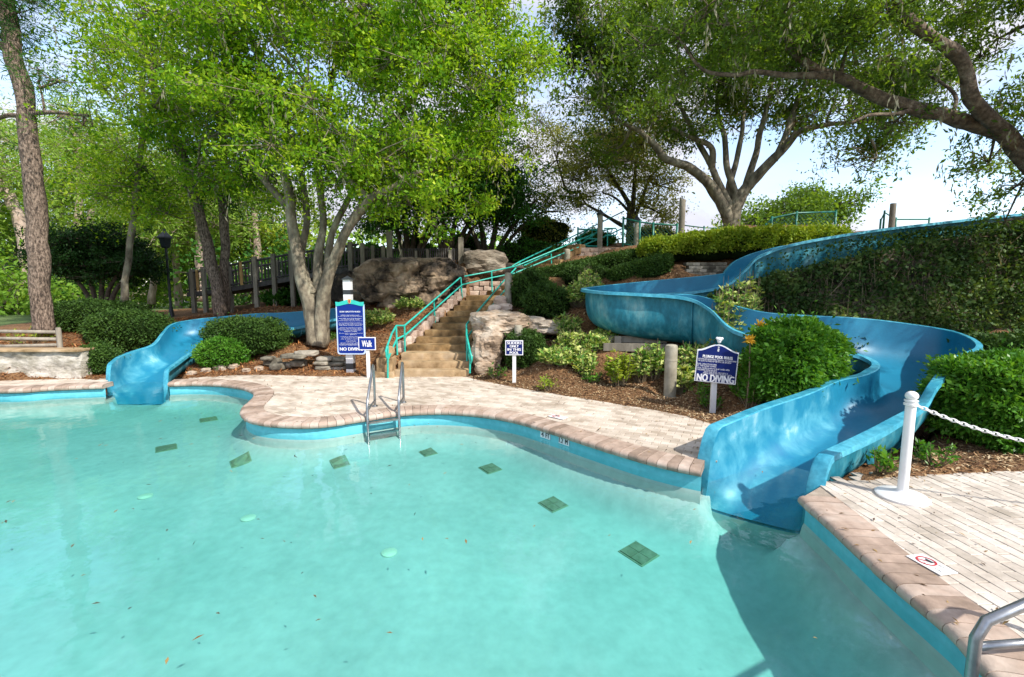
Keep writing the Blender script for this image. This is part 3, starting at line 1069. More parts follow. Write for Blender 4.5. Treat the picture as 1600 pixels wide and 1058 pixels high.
def pavers(deck, edge_run, region, ang, lx, ly, test, limit, mat, name, origin):
    dk = st(poly_sheet(name, deck, -0.012, M['joint']))
    ca, sa = math.cos(ang), math.sin(ang)
    Nn = normals2(edge_run)
    E = [Vector((p.x + n.x * .305, p.y + n.y * .305)) for p, n in zip(edge_run, Nn)]
    E2 = np.array([(e.x, e.y) for e in E])
    x0, x1, y0, y1 = region
    cells = []
    R_ = int(30 / ly)
    nb = int(30 / lx)
    xy = []
    for r in range(-R_, R_):
        for c in range(-nb, nb):
            px = (c + (0.5 if r % 2 else 0)) * lx
            py = r * ly
            X = origin[0] + ca * px - sa * py
            Y = origin[1] + sa * px + ca * py
            if x0 < X < x1 and y0 < Y < y1:
                xy.append((X, Y))
    A = np.array(xy)
    sd = sdist(deck, A[:, 0][None], A[:, 1][None])[0]
    cells = []
    for (X, Y), s in zip(xy, sd):
        if s > 0.12:
            continue
        d2 = ((E2 - (X, Y)) ** 2).sum(1)
        k = int(d2.argmin())
        n = Nn[k]
        n2 = Vector((n.x, n.y))
        g = 0.0024
        hx, hy = lx / 2 - g, ly / 2 - g
        cs = [Vector((X + ca * a - sa * b, Y + sa * a + ca * b)) for a, b in ((-hx, -hy), (hx, -hy), (hx, hy), (-hx, hy))]
        if d2[k] < 0.09:
            cs = clip(cs, E[k], n2)
            if len(cs) < 3:
                continue
            ar = sum(cs[i].cross(cs[(i + 1) % len(cs)]) for i in range(len(cs))) / 2
            if ar < 0.0015:
                continue
        elif (Vector((X, Y)) - E[k]).dot(n2) < 0 and d2[k] < 1.0:
            continue
        u_vis = 800 + 711 * X / max(Y, .3)
        cells.append((math.hypot(X, Y), cs, u_vis < 1680 and Y > 1.6))
    cells.sort(key=lambda c: (not c[2], c[0]))
    rest = MB()
    for i, (d, cs, vis) in enumerate(cells):
        z = random.uniform(-.002, .002)
        tx, ty = random.uniform(-.012, .012), random.uniform(-.012, .012)
        c0 = sum(cs, Vector((0, 0))) / len(cs)
        top = []
        mid = []
        bot = []
        for c in cs:
            dd = (c - c0)
            zz = z + dd.x * tx + dd.y * ty
            ins = c0 + dd * (1 - .006 / max(dd.length, .02))
            top.append((ins.x, ins.y, zz))
            mid.append((c.x, c.y, zz - .004))
            bot.append((c.x, c.y, -.02))
        n_ = len(cs)
        V = top + mid + bot
        F = [tuple(range(n_))] + [(j + n_, (j + 1) % n_ + n_, (j + 1) % n_, j) for j in range(n_)] + [(j + 2 * n_, (j + 1) % n_ + 2 * n_, (j + 1) % n_ + n_, j + n_) for j in range(n_)]
        if i < limit and vis:
            obj('paver', V, F, mat, dk)
        else:
            rest.add(V, F)
    if rest.V:
        stuff(rest.build('paving', mat, dk))
    return dk


pavers(deckR, runR, (2.3, 9.5, 0.6, 5.6), R(93), 0.205, 0.105, None, 298, M['paver'], 'right_pool_deck', (3, 3))
pavers(deckM, runM, (-7.2, 3.2, 4.8, 10.6), R(-28), 0.20, 0.10, None, 295, M['paver_far'], 'middle_pool_deck', (0, 7))
pavers(deckL, runL, (-17, -8.9, 8.8, 10.3), R(2), 0.20, 0.10, None, 150, M['paver_far'], 'left_pool_deck', (-12, 9.5))


# ------------------------------------------------------------------ flumes
def section(Lp, Rp, fz, nseg=18, off=0.0):
    out = []
    mid = (Lp + Rp) / 2
    for i in range(nseg + 1):
        th = math.pi * i / nseg
        c = math.cos(th)
        w = .5 * (1 - math.copysign(abs(c) ** 0.85, c))
        d = max(0, math.sin(th)) ** 0.55
        if off:
            w = w * (1 + 2 * off) - off
        p = Lp.lerp(Rp, w)
        zr = Lp.z + (Rp.z - Lp.z) * min(1, max(0, w))
        z = zr * (1 - d) + (fz - (0.03 if off else 0)) * d
        out.append(Vector((p.x, p.y, z)))
    return out


def flume(ST, name, label, cuts, worn_to, fl=0.11):
    base = (ST[5][0] + ST[5][1]) / 2
    base.z = 0
    root = thing(name, label, 'water slide', base)
    n = len(ST)
    ins, outs, fL, fR = [], [], [], []
    for (l, r, f) in ST:
        ax = (r - l)
        ax.z = 0
        w = ax.length
        ax.normalize()
        ins.append(section(l, r, f))
        outs.append(section(l - ax * .035, r + ax * .035, f - .035))
        low = 0.05 if l.z > -.3 else 0.01
        fl_ = fl if l.z > -.3 else .02
        fL.append([l + Vector((0, 0, 0)), l + Vector((0, 0, .012)) - ax * .015, l + Vector((0, 0, .008)) - ax * fl_, l - ax * (fl_ + .01) - Vector((0, 0, low)), l - ax * fl_ * .6 - Vector((0, 0, low)), l - ax * .035 - Vector((0, 0, .02))])
        fR.append([r + Vector((0, 0, 0)), r + Vector((0, 0, .012)) + ax * .015, r + Vector((0, 0, .008)) + ax * fl_, r + ax * (fl_ + .01) - Vector((0, 0, low)), r + ax * fl_ * .6 - Vector((0, 0, low)), r + ax * .035 - Vector((0, 0, .02))])

    def sweep(rows, flip=False, close=False):
        k = len(rows[0])
        V = [v for r_ in rows for v in r_]
        F = []
        for i in range(len(rows) - 1):
            for j in range(k - (0 if close else 1)):
                a, b = i * k + j, i * k + (j + 1) % k
                F.append((a, b, b + k, a + k) if not flip else (a + k, b + k, b, a))
        if close:
            F.append(tuple(range(k)))
            F.append(tuple(reversed(range((len(rows) - 1) * k, len(rows) * k))))
        return V, F
    cs = [0] + cuts + [n - 1]
    for a, b in zip(cs, cs[1:]):
        Vi, Fi = sweep(ins[a:b + 1])
        sec = obj('flume_section', Vi, Fi, M['slide'], root, smooth=True)
        at = sec.data.attributes.new('wear', 'FLOAT', 'POINT')
        kk = len(ins[0])
        wv = []
        for vi in range(len(Vi)):
            st_i, j = a + vi // kk, vi % kk
            e1 = 1 / (1 + math.exp((st_i - worn_to) * .5))
            e2 = 1 / (1 + math.exp((j - 7.0) * 1.1))
            wv.append(e1 * e2)
        at.data.foreach_set('value', wv)
        Vo, Fo = sweep(outs[a:b + 1], True)
        obj('outer_shell', Vo, Fo, M['slide_out'], sec, smooth=True)
        if a > 0:
            # bolted joint flange round the outside
            l, r, f = ST[a]
            ax = (r - l)
            ax.z = 0
            ax.normalize()
            t = ((ST[a + 1][0] + ST[a + 1][1]) - (ST[a - 1][0] + ST[a - 1][1]))
            t.z = 0
            t.normalize()
            o1 = section(l - ax * .035, r + ax * .035, f - .035)
            o2 = section(l - ax * .075, r + ax * .075, f - .075)
            rows = []
            for p, q in zip(o1, o2):
                rows.append([p - t * .012, q - t * .012, q + t * .012, p + t * .012])
            V, F = sweep(rows, False, True)
            obj('joint_flange', V, F, M['slide_out'], root, smooth=False)
    V = []
    for p in outs[0]:
        V += [p, Vector((p.x, p.y, -1.8))]
    obj('mouth_apron', V, [(2 * i, 2 * i + 1, 2 * i + 3, 2 * i + 2) for i in range(len(outs[0]) - 1)], M['plaster'], root)
    for side in (0, 1):
        V = []
        for i in range(6):
            l, r = ST[i][0], ST[i][1]
            ax = (r - l)
            ax.z = 0
            ax.normalize()
            p = (l - ax * .045) if side == 0 else (r + ax * .045)
            V += [Vector((p.x, p.y, p.z - .015)), Vector((p.x, p.y, -1.4))]
        obj('skirt', V, [(2 * i, 2 * i + 1, 2 * i + 3, 2 * i + 2) for i in range(5)], M['slide_out'], root)
    V, F = sweep(fL, False, True)
    obj('rim', V, F, M['slide_edge'], root, smooth=True, sharp=35)
    V, F = sweep(fR, True, True)
    obj('rim', V, F, M['slide_edge'], root, smooth=True, sharp=35)
    return root


rs = flume(RST, 'water_slide', 'big blue open water slide curving down the hill beside the plunge pool rules sign', [5 + 12, 5 + 32, 5 + 65 - 2, 5 + 85, 5 + 108, 5 + 122], 17, fl=0.14)
lsl = flume(LST, 'water_slide', 'blue water slide emptying into the far left corner of the pool behind the round hedge', [5 + 15, 5 + 32, 5 + 44], 20, fl=0.10)
# support cradle and post below the upper bend, wooden skid
for (u, Y) in ((965, 9.75), (1140, 8.7)):
    g = D(u, 500, Y)
    gz_ = H(g.x, Y)
    MB().box((g.x, Y, (gz_ + .98) / 2 - .05), (.14, .14, max(.3, 1.0 - gz_))).build('support_post', M['oldwood'], rs)
MB().box(D(1000, 543, 9.4), (1.5, .09, .16), R(-8)).build('support_beam', M['oldwood'], rs)
MB().box(D(985, 530, 9.8), (1.5, .09, .14), R(-8)).build('support_beam', M['oldwood'], rs)
# little triangular leg under the right rim near the mouth
p = D(1372, 700, 4.95)
MB().add([(p.x - .14, p.y + .05, .30), (p.x + .14, p.y + .10, .36), (p.x + .05, p.y + .1, -.02), (p.x - .02, p.y + .1, -.02), (p.x - .14, p.y + .11, .30), (p.x + .14, p.y + .16, .36), (p.x + .05, p.y + .16, -.02), (p.x - .02, p.y + .16, -.02)],
         [(0, 3, 2, 1), (4, 5, 6, 7), (0, 1, 5, 4), (1, 2, 6, 5), (2, 3, 7, 6), (3, 0, 4, 7)]).build('support_leg', M['slide_out'], rs)


# ------------------------------------------------------------------ vegetation helpers
def unit(a):
    return a / np.maximum(1e-9, np.linalg.norm(a, axis=-1, keepdims=True))


def leaf_geo(C, Lf, Wf, out=None, bias=0.4, upn=0.5, fold=0.25, rng=RNG):
    n = len(C)
    a = rng.normal(size=(n, 3))
    if out is not None:
        a = unit(a) + out * bias
    a = unit(a)
    r = rng.normal(size=(n, 3))
    r[:, 2] += upn * 1.5
    nn = unit(r - a * (r * a).sum(1, keepdims=True))
    b = np.cross(nn, a)
    s = rng.uniform(.5, 1.0, size=(n, 1)) + rng.random((n, 1)) ** 3 * .6
    Lh = Lf * s
    Wh = Wf * s * .5
    V = np.empty((n, 4, 3))
    V[:, 0] = C
    V[:, 1] = C + a * Lh * .5 + b * Wh + nn * Wh * fold
    V[:, 2] = C + a * Lh
    V[:, 3] = C + a * Lh * .5 - b * Wh + nn * Wh * fold
    return V.reshape(-1, 3)


def quads(n):
    return np.arange(n * 4).reshape(n, 4)


def line_geo(A, B, r0, r1):
    """thin three-sided twigs from A to B"""
    n = len(A)
    t = unit(B - A)
    up = np.tile(np.array([[0.3, 0.2, 1.0]]), (n, 1))
    a = unit(np.cross(t, up))
    b = np.cross(t, a)
    V = np.empty((n, 6, 3))
    for k in range(3):
        th = 2 * math.pi * k / 3
        o = a * math.cos(th) + b * math.sin(th)
        V[:, k] = A + o * r0
        V[:, 3 + k] = B + o * r1
    F = []
    base = (np.arange(n) * 6)[:, None]
    F = np.concatenate([base + np.array([[0, 1, 4, 3]]), base + np.array([[1, 2, 5, 4]]), base + np.array([[2, 0, 3, 5]])])
    return V.reshape(-1, 3), F


def tree(name, label, base, limbs, blobs, nleaf, Lf, Wf, leaf, bark, group=None, clump=.35, per=55, seed=1, wob=.25, cat='tree', needles=False, twig_r=.012, moss=0, flat=.6, seg=10, drop=0.0, macro_n=10, macro_r=2.2):
    rng = np.random.default_rng(seed)
    root = thing(name, label, cat, base, group)
    mb = MB()
    pts = []
    for (P, r0, r1) in limbs:
        Q = catmull(P, 5)
        n = len(Q)
        for i in range(1, n - 1):
            w = r0 * .25
            Q[i] = Q[i] + Vector((mnoise.noise(Q[i] * 1.3), mnoise.noise(Q[i] * 1.3 + Vector((9, 0, 0))), 0)) * w
        rr = [r0 + (r1 - r0) * (i / (n - 1)) ** .8 for i in range(n)]
        mb.tube(Q, rr, seg, True, wob)
        pts += [(q, r) for q, r in zip(Q, rr)][n // 3:]
    mb.build('trunk', bark, root, smooth=True)
    if not blobs:
        return root
    PT = np.array([tuple(q) for q, r in pts])
    W = np.array([b[3] * b[4] * (b[2] / 12) ** 2 * (b[6] if len(b) > 6 else 1) for b in blobs], float)
    W /= W.sum()
    ncl = max(3, nleaf // per)
    CC, OO, TA, TB = [], [], [], []
    br = MB()
    for (b, w) in zip(blobs, W):
        u, v, Y, ru, rv, rd = b[:6]
        c = np.array(tuple(D(u, v, Y)))
        rad = np.array([ru * Y / FPX, rd, rv * Y / FPX])
        k = max(2, int(ncl * w))
        km = max(3, k // macro_n)
        d = unit(rng.normal(size=(km, 3)))
        rr = rng.uniform(.10, 1, size=(km, 1)) ** .5
        wv = 1 + .22 * np.sin(d[:, :1] * 7 + seed) * np.sin(d[:, 2:] * 6 + u)
        mac = c + d * rr * rad * wv
        ms = rng.uniform(.6, 1.4, km) * clump * macro_r
        pk_ = rng.integers(0, km, k)
        gg_ = rng.normal(size=(k, 3)) * .6
        gg_[:, 2] *= .55
        cl = mac[pk_] + gg_ * ms[pk_][:, None]
        # limb out to the blob
        j = ((PT - c) ** 2).sum(1).argmin()
        q0 = Vector(PT[j])
        q1 = Vector(c)
        mid = q0.lerp(q1, .5) + Vector(rng.normal(size=3) * .12 * (q1 - q0).length)
        rb = max(.02, min(.09, .012 * Y / 6 + .02 * rad.max()))
        Q = catmull([q0, mid, q1], 4)
        br.tube(Q, [rb * (1 - .55 * i / (len(Q) - 1)) for i in range(len(Q))], 6, False)
        m_ = min(k, 7)
        nodes = [c]
        for t in range(m_):
            e = Vector(c + (cl[t] - c) * .75)
            mm = q1.lerp(e, .5) + Vector(rng.normal(size=3) * .17 * rad.max())
            Q = catmull([q1, mm, e], 3)
            br.tube(Q, [rb * (.36 - .26 * i / (len(Q) - 1)) for i in range(len(Q))], 5, False)
            nodes += [np.array(tuple(mm)), np.array(tuple(e))]
        nodes = np.array(nodes)
        near = ((mac[:, None] - nodes[None]) ** 2).sum(2).argmin(1)
        half = (nodes[near] + mac) / 2 + rng.normal(size=mac.shape) * .12 * np.linalg.norm(mac - nodes[near], axis=1, keepdims=True)
        TA += [nodes[near], half, mac[pk_]]
        TB += [half, mac, cl]
        CC.append(cl)
        OO.append(d)
    cl = np.concatenate(CC)
    od = np.concatenate(OO)
    n = nleaf
    pick = rng.integers(0, len(cl), n)
    size = rng.uniform(.55, 1.35, len(cl)) * clump
    g = rng.normal(size=(n, 3))
    g[:, 2] *= flat
    C = cl[pick] + g * size[pick][:, None] * .55
    if drop:
        C[:, 2] -= np.abs(rng.normal(size=n)) * drop
    if needles:
        o = unit(g)
        V = leaf_geo(C, Lf, Wf, o, 1.2, .2, .1, rng)
    else:
        V = leaf_geo(C, Lf, Wf, unit(g), .5, .7, .25, rng)
    mesh_np('crown', V, quads(n), leaf, root)
    Va, Fa = line_geo(np.concatenate(TA), np.concatenate(TB), twig_r, twig_r * .4)
    nb = len(br.V)
    Vb = np.array([tuple(v) for v in br.V])
    Fb = np.array([f for f in br.F if len(f) == 4])
    stuff(mesh_np('branches', np.concatenate([Vb, Va]), np.concatenate([Fb, Fa + nb]), bark, root, smooth=True))
    if moss:
        k = rng.integers(0, len(cl), moss)
        A = cl[k] + rng.normal(size=(moss, 3)) * .3
        nn = 7
        C = (A[:, None] + np.cumsum(np.concatenate([rng.normal(size=(moss, nn, 2)) * .03, -rng.uniform(.04, .10, (moss, nn, 1))], 2), 1)).reshape(-1, 3)
        o = np.tile([[0, 0, -1.0]], (len(C), 1))
        stuffed = mesh_np('moss', leaf_geo(C, .14, .03, o, 2.5, 0, .1, rng), quads(len(C)), M['leaf_moss'], root)
    return root


def shell(kind, c, rad, n, rng, p=2.0, lump=.10):
    """points and outward directions on a lumpy ellipsoid or clipped box"""
    d = unit(rng.normal(size=(n, 3)))
    e = np.abs(d) ** p
    s = (e.sum(1, keepdims=True)) ** (-1.0 / p)
    q = d * s
    w = 1 + lump * (np.sin(q[:, :1] * 5 + c[0] * 3) * np.cos(q[:, 1:2] * 4.3 + c[1]) + .6 * np.sin(q[:, 2:] * 9 + q[:, :1] * 7))
    q = q * w
    return np.array(c) + q * np.array(rad), d


def shrub(name, label, c, rad, n, leaf, Lf=.06, Wf=.03, p=2.0, lump=.08, seed=1, cat='shrub', group=None, depth=.12, bias=.6, cut=True, rz=0.0):
    """clipped or dense shrub: twiggy inside, leaf shell outside. c = centre of the mass"""
    rng = np.random.default_rng(seed)
    c = Vector(c)
    gz0 = H(c.x, c.y)
    root = thing(name, label, cat, (c.x, c.y, gz0), group)
    P, d = shell('e', c, rad, n, rng, p, lump)
    P = np.array(c) + (P - np.array(c)) * (1 - np.abs(rng.normal(size=(n, 1))) * depth + rng.uniform(0, .03, (n, 1)))
    far_ = rng.random(n) < .10
    P[far_] += d[far_] * rng.exponential(.045, (int(far_.sum()), 1))
    RZ = np.array([[math.cos(rz), -math.sin(rz), 0], [math.sin(rz), math.cos(rz), 0], [0, 0, 1]])
    P = np.array(c) + (P - np.array(c)) @ RZ.T
    d = d @ RZ.T
    if cut:
        kp = P[:, 2] > gz0 - .05
        P, d = P[kp], d[kp]
    mesh_np('foliage', leaf_geo(P, Lf, Wf, d, bias, .5, .25, rng), quads(len(P)), leaf, root)
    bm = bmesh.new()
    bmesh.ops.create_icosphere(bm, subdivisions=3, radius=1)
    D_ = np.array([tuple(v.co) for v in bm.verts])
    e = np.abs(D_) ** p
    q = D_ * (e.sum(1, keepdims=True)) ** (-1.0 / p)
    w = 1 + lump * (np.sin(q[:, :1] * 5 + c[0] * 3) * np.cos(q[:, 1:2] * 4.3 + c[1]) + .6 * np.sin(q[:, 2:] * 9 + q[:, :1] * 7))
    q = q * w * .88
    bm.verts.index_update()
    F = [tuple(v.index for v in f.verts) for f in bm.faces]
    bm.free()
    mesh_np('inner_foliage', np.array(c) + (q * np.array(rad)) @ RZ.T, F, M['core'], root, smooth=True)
    return root


def shrub_px(name, label, u0, u1, vt, Y, rd, n, leaf, vb=None, **kw):
    x0, x1 = D(u0, vt, Y).x, D(u1, vt, Y).x
    zt = D((u0 + u1) / 2, vt, Y).z
    xc = (x0 + x1) / 2
    zb = H(xc, Y) if vb is None else D((u0 + u1) / 2, vb, Y).z
    zb -= .06
    zc = (zt + zb) / 2
    return shrub(name, label, (xc, Y, zc), ((x1 - x0) / 2, rd, (zt - zb) / 2), n, leaf, **kw)


def plant(name, label, x, y, h, w, nstem, per, leaf, Lf=.10, Wf=.04, seed=1, cat='plant', group=None, up=.5):
    """loose leafy plant: stems with rosettes of leaves"""
    rng = np.random.default_rng(seed)
    z = H(x, y)
    root = thing(name, label, cat, (x, y, z), group)
    mb = MB()
    C, O = [], []
    for i in range(nstem):
        a = rng.uniform(0, 2 * math.pi)
        r = w * math.sqrt(rng.uniform(0, 1))
        tip = Vector((x + r * math.cos(a), y + r * math.sin(a), z + h * rng.uniform(.45, 1.0) * (1 - .3 * (r / w) ** 2)))
        b = Vector((x + .35 * r * math.cos(a), y + .35 * r * math.sin(a), z - .02))
        m_ = b.lerp(tip, .5) + Vector((.12 * r * math.cos(a), .12 * r * math.sin(a), 0))
        Q = catmull([b, m_, tip], 3)
        mb.tube(Q, [.010 - .006 * k / (len(Q) - 1) for k in range(len(Q))], 4, False)
        for k in range(per):
            t = rng.uniform(.35, 1) ** .7
            q = Q[min(len(Q) - 1, int(t * (len(Q) - 1)))]
            C.append(tuple(q + Vector(rng.normal(size=3) * .02)))
            d = rng.normal(size=3)
            d[2] = abs(d[2]) * up + .1
            O.append(d)
    C, O = np.array(C), unit(np.array(O))
    mb.build('stem', M['twig'], root)
    mesh_np('foliage', leaf_geo(C, Lf, Wf, O, 2.5, .8, .2, rng), quads(len(C)), leaf, root)
    return root


def hedge_run(name, label, path, hw, leaf, n, Lf=.06, Wf=.03, seed=1, lump=.06, p=3.0):
    """hedge along a line; path = (x, y, zbottom, ztop, halfwidth scale)"""
    rng = np.random.default_rng(seed)
    P = [Vector((a[0], a[1], a[2])) for a in path]
    Tt = [Vector((a[0], a[1], a[3])) for a in path]
    A, B = resample(catmull(P, 6), .15), resample(catmull(Tt, 6), .15)
    k = min(len(A), len(B))
    A, B = A[:k], B[:k]
    A = np.array([tuple(v) for v in A])
    B = np.array([tuple(v) for v in B])
    tg = np.gradient(A[:, :2], axis=0)
    tg = tg / np.linalg.norm(tg, axis=1, keepdims=True)
    nm = np.stack([-tg[:, 1], tg[:, 0]], 1)
    root = thing(name, label, 'hedge', (A[k // 2, 0], A[k // 2, 1], A[k // 2, 2]))

    def surf(ti, th, sc=1.0):
        i = np.clip(ti, 0, k - 1.001)
        i0 = i.astype(int)
        f = (i - i0)[:, None]
        i1 = np.minimum(i0 + 1, k - 1)
        a = A[i0] * (1 - f) + A[i1] * f
        b = B[i0] * (1 - f) + B[i1] * f
        n_ = nm[i0] * (1 - f) + nm[i1] * f
        c, s = np.cos(th), np.sin(th)
        q = (np.abs(c) ** p + np.abs(s) ** p) ** (-1 / p)
        lum = 1 + lump * (np.sin(i * .9 + 2 * np.sin(th * 2)) + .7 * np.sin(i * 2.3 + th * 4))
        end = np.sqrt(np.clip(1 - np.clip((3 - np.minimum(i, k - 1 - i)) / 3, 0, 1) ** 2, .02, 1))
        o = c * q * hw * lum * sc * end
        zc = (a[:, 2] + b[:, 2]) / 2
        zh = (b[:, 2] - a[:, 2]) / 2
        z = zc + s * q * zh * (1 + (lum - 1) * .5) * sc * (.5 + .5 * end)
        X = a[:, 0] + n_[:, 0] * o
        Y = a[:, 1] + n_[:, 1] * o
        dd = np.stack([n_[:, 0] * c, n_[:, 1] * c, s], 1)
        return np.stack([X, Y, z], 1), dd
    ti = rng.uniform(0, k - 1, n)
    th = rng.uniform(-.35, math.pi + .35, n)
    V, d = surf(ti, th)
    V = V - d * np.abs(rng.normal(size=(n, 1))) * .07 + d * (rng.random((n, 1)) < .1) * rng.exponential(.05, (n, 1))
    mesh_np('foliage', leaf_geo(V, Lf, Wf, d, .7, .5, .25, rng), quads(n), leaf, root)
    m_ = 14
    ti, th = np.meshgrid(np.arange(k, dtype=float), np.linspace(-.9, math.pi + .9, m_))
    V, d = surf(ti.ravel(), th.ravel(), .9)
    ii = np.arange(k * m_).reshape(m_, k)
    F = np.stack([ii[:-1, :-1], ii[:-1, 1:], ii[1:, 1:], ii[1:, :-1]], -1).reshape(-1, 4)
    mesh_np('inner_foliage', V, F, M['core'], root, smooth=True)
    return root


def rock(name, label, c, rad, mat, seed=1, p=3.0, amp=.16, strata=.0, sub=4, rz=0.0, group=None, parent=None, sharp=None):
    bm = bmesh.new()
    bmesh.ops.create_icosphere(bm, subdivisions=sub, radius=1)
    off = Vector((seed * 3.7, seed * 1.3, seed * 7.1))
    T_ = Matrix.Rotation(rz, 3, 'Z')
    V = []
    for v in bm.verts:
        d = v.co.normalized()
        s = (abs(d.x) ** p + abs(d.y) ** p + abs(d.z) ** p) ** (-1 / p)
        q = d * s
        k = 1 + amp * mnoise.noise(q * 1.4 + off) * 1.6 + amp * .55 * mnoise.noise(q * 3.6 + off) + amp * .25 * mnoise.noise(q * 9 + off)
        if strata:
            k += strata * (abs(math.sin(q.z * rad[2] * 9 + mnoise.noise(q * 1.2 + off) * 3)) - .5) * (1 - abs(d.z))
        ds = mnoise.voronoi(Vector((q.x * 1.5, q.y * 1.5, q.z * (2.6 if strata else 1.6))) + off)[0]
        k -= (.05 if strata else .09) * max(0, 1 - (ds[1] - ds[0]) / .10) if sub >= 4 else 0
        k += .35 * strata * (mnoise.cell(Vector((q.x * 1.5, q.y * 1.5, q.z * 2.2)) + off) - .5) if strata else 0
        q = Vector((q.x * rad[0] * k, q.y * rad[1] * k, q.z * rad[2] * (1 + (k - 1) * .7)))
        V.append(T_ @ q + Vector(c))
    bm.verts.index_update()
    F = [tuple(v.index for v in f.verts) for f in bm.faces]
    bm.free()
    if parent is not None:
        return obj(name, V, F, mat, parent, smooth=True)
    o = obj(name, V, F, mat, None, Vector((c[0], c[1], c[2] - rad[2])), smooth=True, sharp=32)
    return tag(o, label, 'rock', group)


def rock_px(label, u0, u1, vt, vb, Y, rd, mat, **kw):
    a, b = D(u0, vt, Y), D(u1, vb, Y)
    c = (a + b) / 2
    return rock('boulder', label, c, ((b.x - a.x) / 2, rd, (a.z - b.z) / 2), mat, **kw)


# ------------------------------------------------------------------ stairs
stairs = thing('stone_stairs', 'mossy sandstone stairs climbing the hill between green handrails', 'stairs', (-2.0, 10.2, 0))
xl, xr = D(617, 590, 10.15).x, D(731, 590, 10.15).x
for i in range(3):
    y0 = 10.15 + .30 * i
    z1 = .15 * (i + 1)
    y1 = y0 + (.36 if i < 2 else .85)
    MB().rbox(((xl + xr) / 2 + .0, (y0 + y1) / 2, z1 - .075 - .02), (xr - xl, y1 - y0, .19), .022).build('step', M['step_pale'], stairs, smooth=True, sharp=35)
xlb, xlt = D(636, 553, 11.2).x, D(728, 463, 14.4).x
NS = 9
for i in range(NS):
    t = i / (NS - 1)
    y0 = 11.2 + (14.4 - 11.2) * t
    z1 = .45 + (1.76 - .45) * (i + 1) / NS
    a = xlb + (xlt - xlb) * t
    w = 1.45
    y1 = y0 + (.42 if i < NS - 1 else 1.3)
    MB().rbox((a + w / 2, (y0 + y1) / 2, z1 - .11), (w, y1 - y0, .22), .02).build('step', M['step'], stairs, smooth=True, sharp=35)
# upper flight turning right
ux, uy = xlt + 1.3, 15.2
dirv = Vector((2.6, 3.0, 0)).normalized()
for i in range(12):
    c = Vector((ux, uy, 0)) + dirv * (.31 * i)
    z1 = 1.76 + .155 * (i + 1)
    MB().rbox((c.x, c.y, z1 - .11), (1.5, .40, .22), .02, rz=math.atan2(dirv.y, dirv.x) - math.pi / 2).build('step', M['step'], stairs, smooth=True, sharp=35)

bw = thing('block_side_wall', 'stepped side wall of pinkish stone blocks along the left of the stairs', 'wall', (xlb - .15, 11.2, .4))
for i in range(13):
    t = i / 12
    y = 11.25 + 3.3 * t
    x = xlb + (xlt - xlb) * t - .13
    z = .45 + 1.31 * t
    for k in range(2):
        MB().rbox((x + random.uniform(-.02, .02), y, z + .02 + k * .14), (.2, .30, .145), .018, rz=random.uniform(-.06, .06)).build('block', M['block'], bw, smooth=True, sharp=35)
bw2 = thing('block_back_wall', 'low wall of pinkish blocks behind the upper landing of the stairs', 'wall', (-.9, 15.75, 1.7))
for i in range(7):
    for k in range(3):
        MB().rbox((xlt - .2 + i * .36 + (k % 2) * .15, 15.75 - i * .04, 1.76 + .07 + k * .16), (.34, .2, .15), .018).build('block', M['block'], bw2, smooth=True, sharp=35)
pc = D(604, 565, 10.3)
pr = thing('stair_pier', 'rounded pale stone pier at the left foot of the stairs', 'pier', (pc.x, 10.3, 0))
MB().rbox((pc.x - .02, 10.38, .2), (.34, .5, .44), .03).build('pier_block', M['step_pale'], pr, smooth=True, sharp=35)
MB().rbox((pc.x, 10.42, .53), (.28, .46, .26), .11).build('pier_top', M['step_pale'], pr, smooth=True)
MB().rbox((pc.x - .03, 10.3, .05), (.5, .5, .14), .02).build('pier_base', M['step_pale'], pr, smooth=True, sharp=35)
tm = thing('top_masonry', 'orange stone masonry wall at the top of the stairs', 'wall', D(925, 405, 17.2))
for k in range(4):
    for i in range(6):
        MB().rbox(D(900 + i * 14 + (k % 2) * 5, 391 + k * 6.5 + (0 if i < 6 else 2), 17.4 - i * .03), (.345, .4, .155), .015).build('block', M['block'], tm, smooth=True, sharp=35)


# ------------------------------------------------------------------ handrails
def railing(name, label, top, low, posts, r=.024, mat='teal', loops=()):
    base = Vector(posts[0][0])
    root = thing(name, label, 'handrail', base)
    MB().tube(top, r, 8).build('top_rail', M[mat], root, smooth=True, sharp=50)
    if low:
        MB().tube(low, r, 8).build('lower_rail', M[mat], root, smooth=True, sharp=50)
    for a, b in posts:
        MB().tube([a, b], r * .95, 8).build('post', M[mat], root, smooth=True, sharp=50)
    for lp in loops:
        MB().tube(lp, r, 8).build('end_loop', M[mat], root, smooth=True, sharp=50)
    return root


def PP(L_):
    return [D(*a) for a in L_]


railing('handrail', 'long green double handrail on the left side of the stone stairs',
        PP([(605, 541, 10.0), (612, 522, 10.45), (619, 509, 10.9), (632, 509, 11.0), (720, 433, 14.4), (768, 424, 14.8), (806, 416, 15.0), (811, 414, 15.0), (936, 362, 18.2), (958, 357, 18.4)]),
        PP([(606, 562, 10.0), (613, 545, 10.45), (620, 530, 10.9), (634, 523, 11.05), (722, 445, 14.4), (769, 434, 14.8), (804, 427, 15.0), (942, 371, 18.2), (975, 356, 18.4)]),
        [(D(606, 592, 10.0), D(606, 541, 10.0)), (D(621, 560, 10.9), D(619, 509, 10.9)), (D(633, 553, 11.05), D(632, 509, 11.0)), (D(680, 508, 12.75), D(678, 470, 12.7)), (D(722, 466, 14.4), D(720, 433, 14.4)),
         (D(769, 456, 14.8), D(768, 424, 14.8)), (D(862, 424, 16.3), D(861, 393, 16.3)), (D(907, 402, 17.4), D(906, 374, 17.4))],
        loops=[PP([(605, 541, 10.0), (603, 548, 9.95), (604, 557, 9.95), (606, 562, 10.0)])])
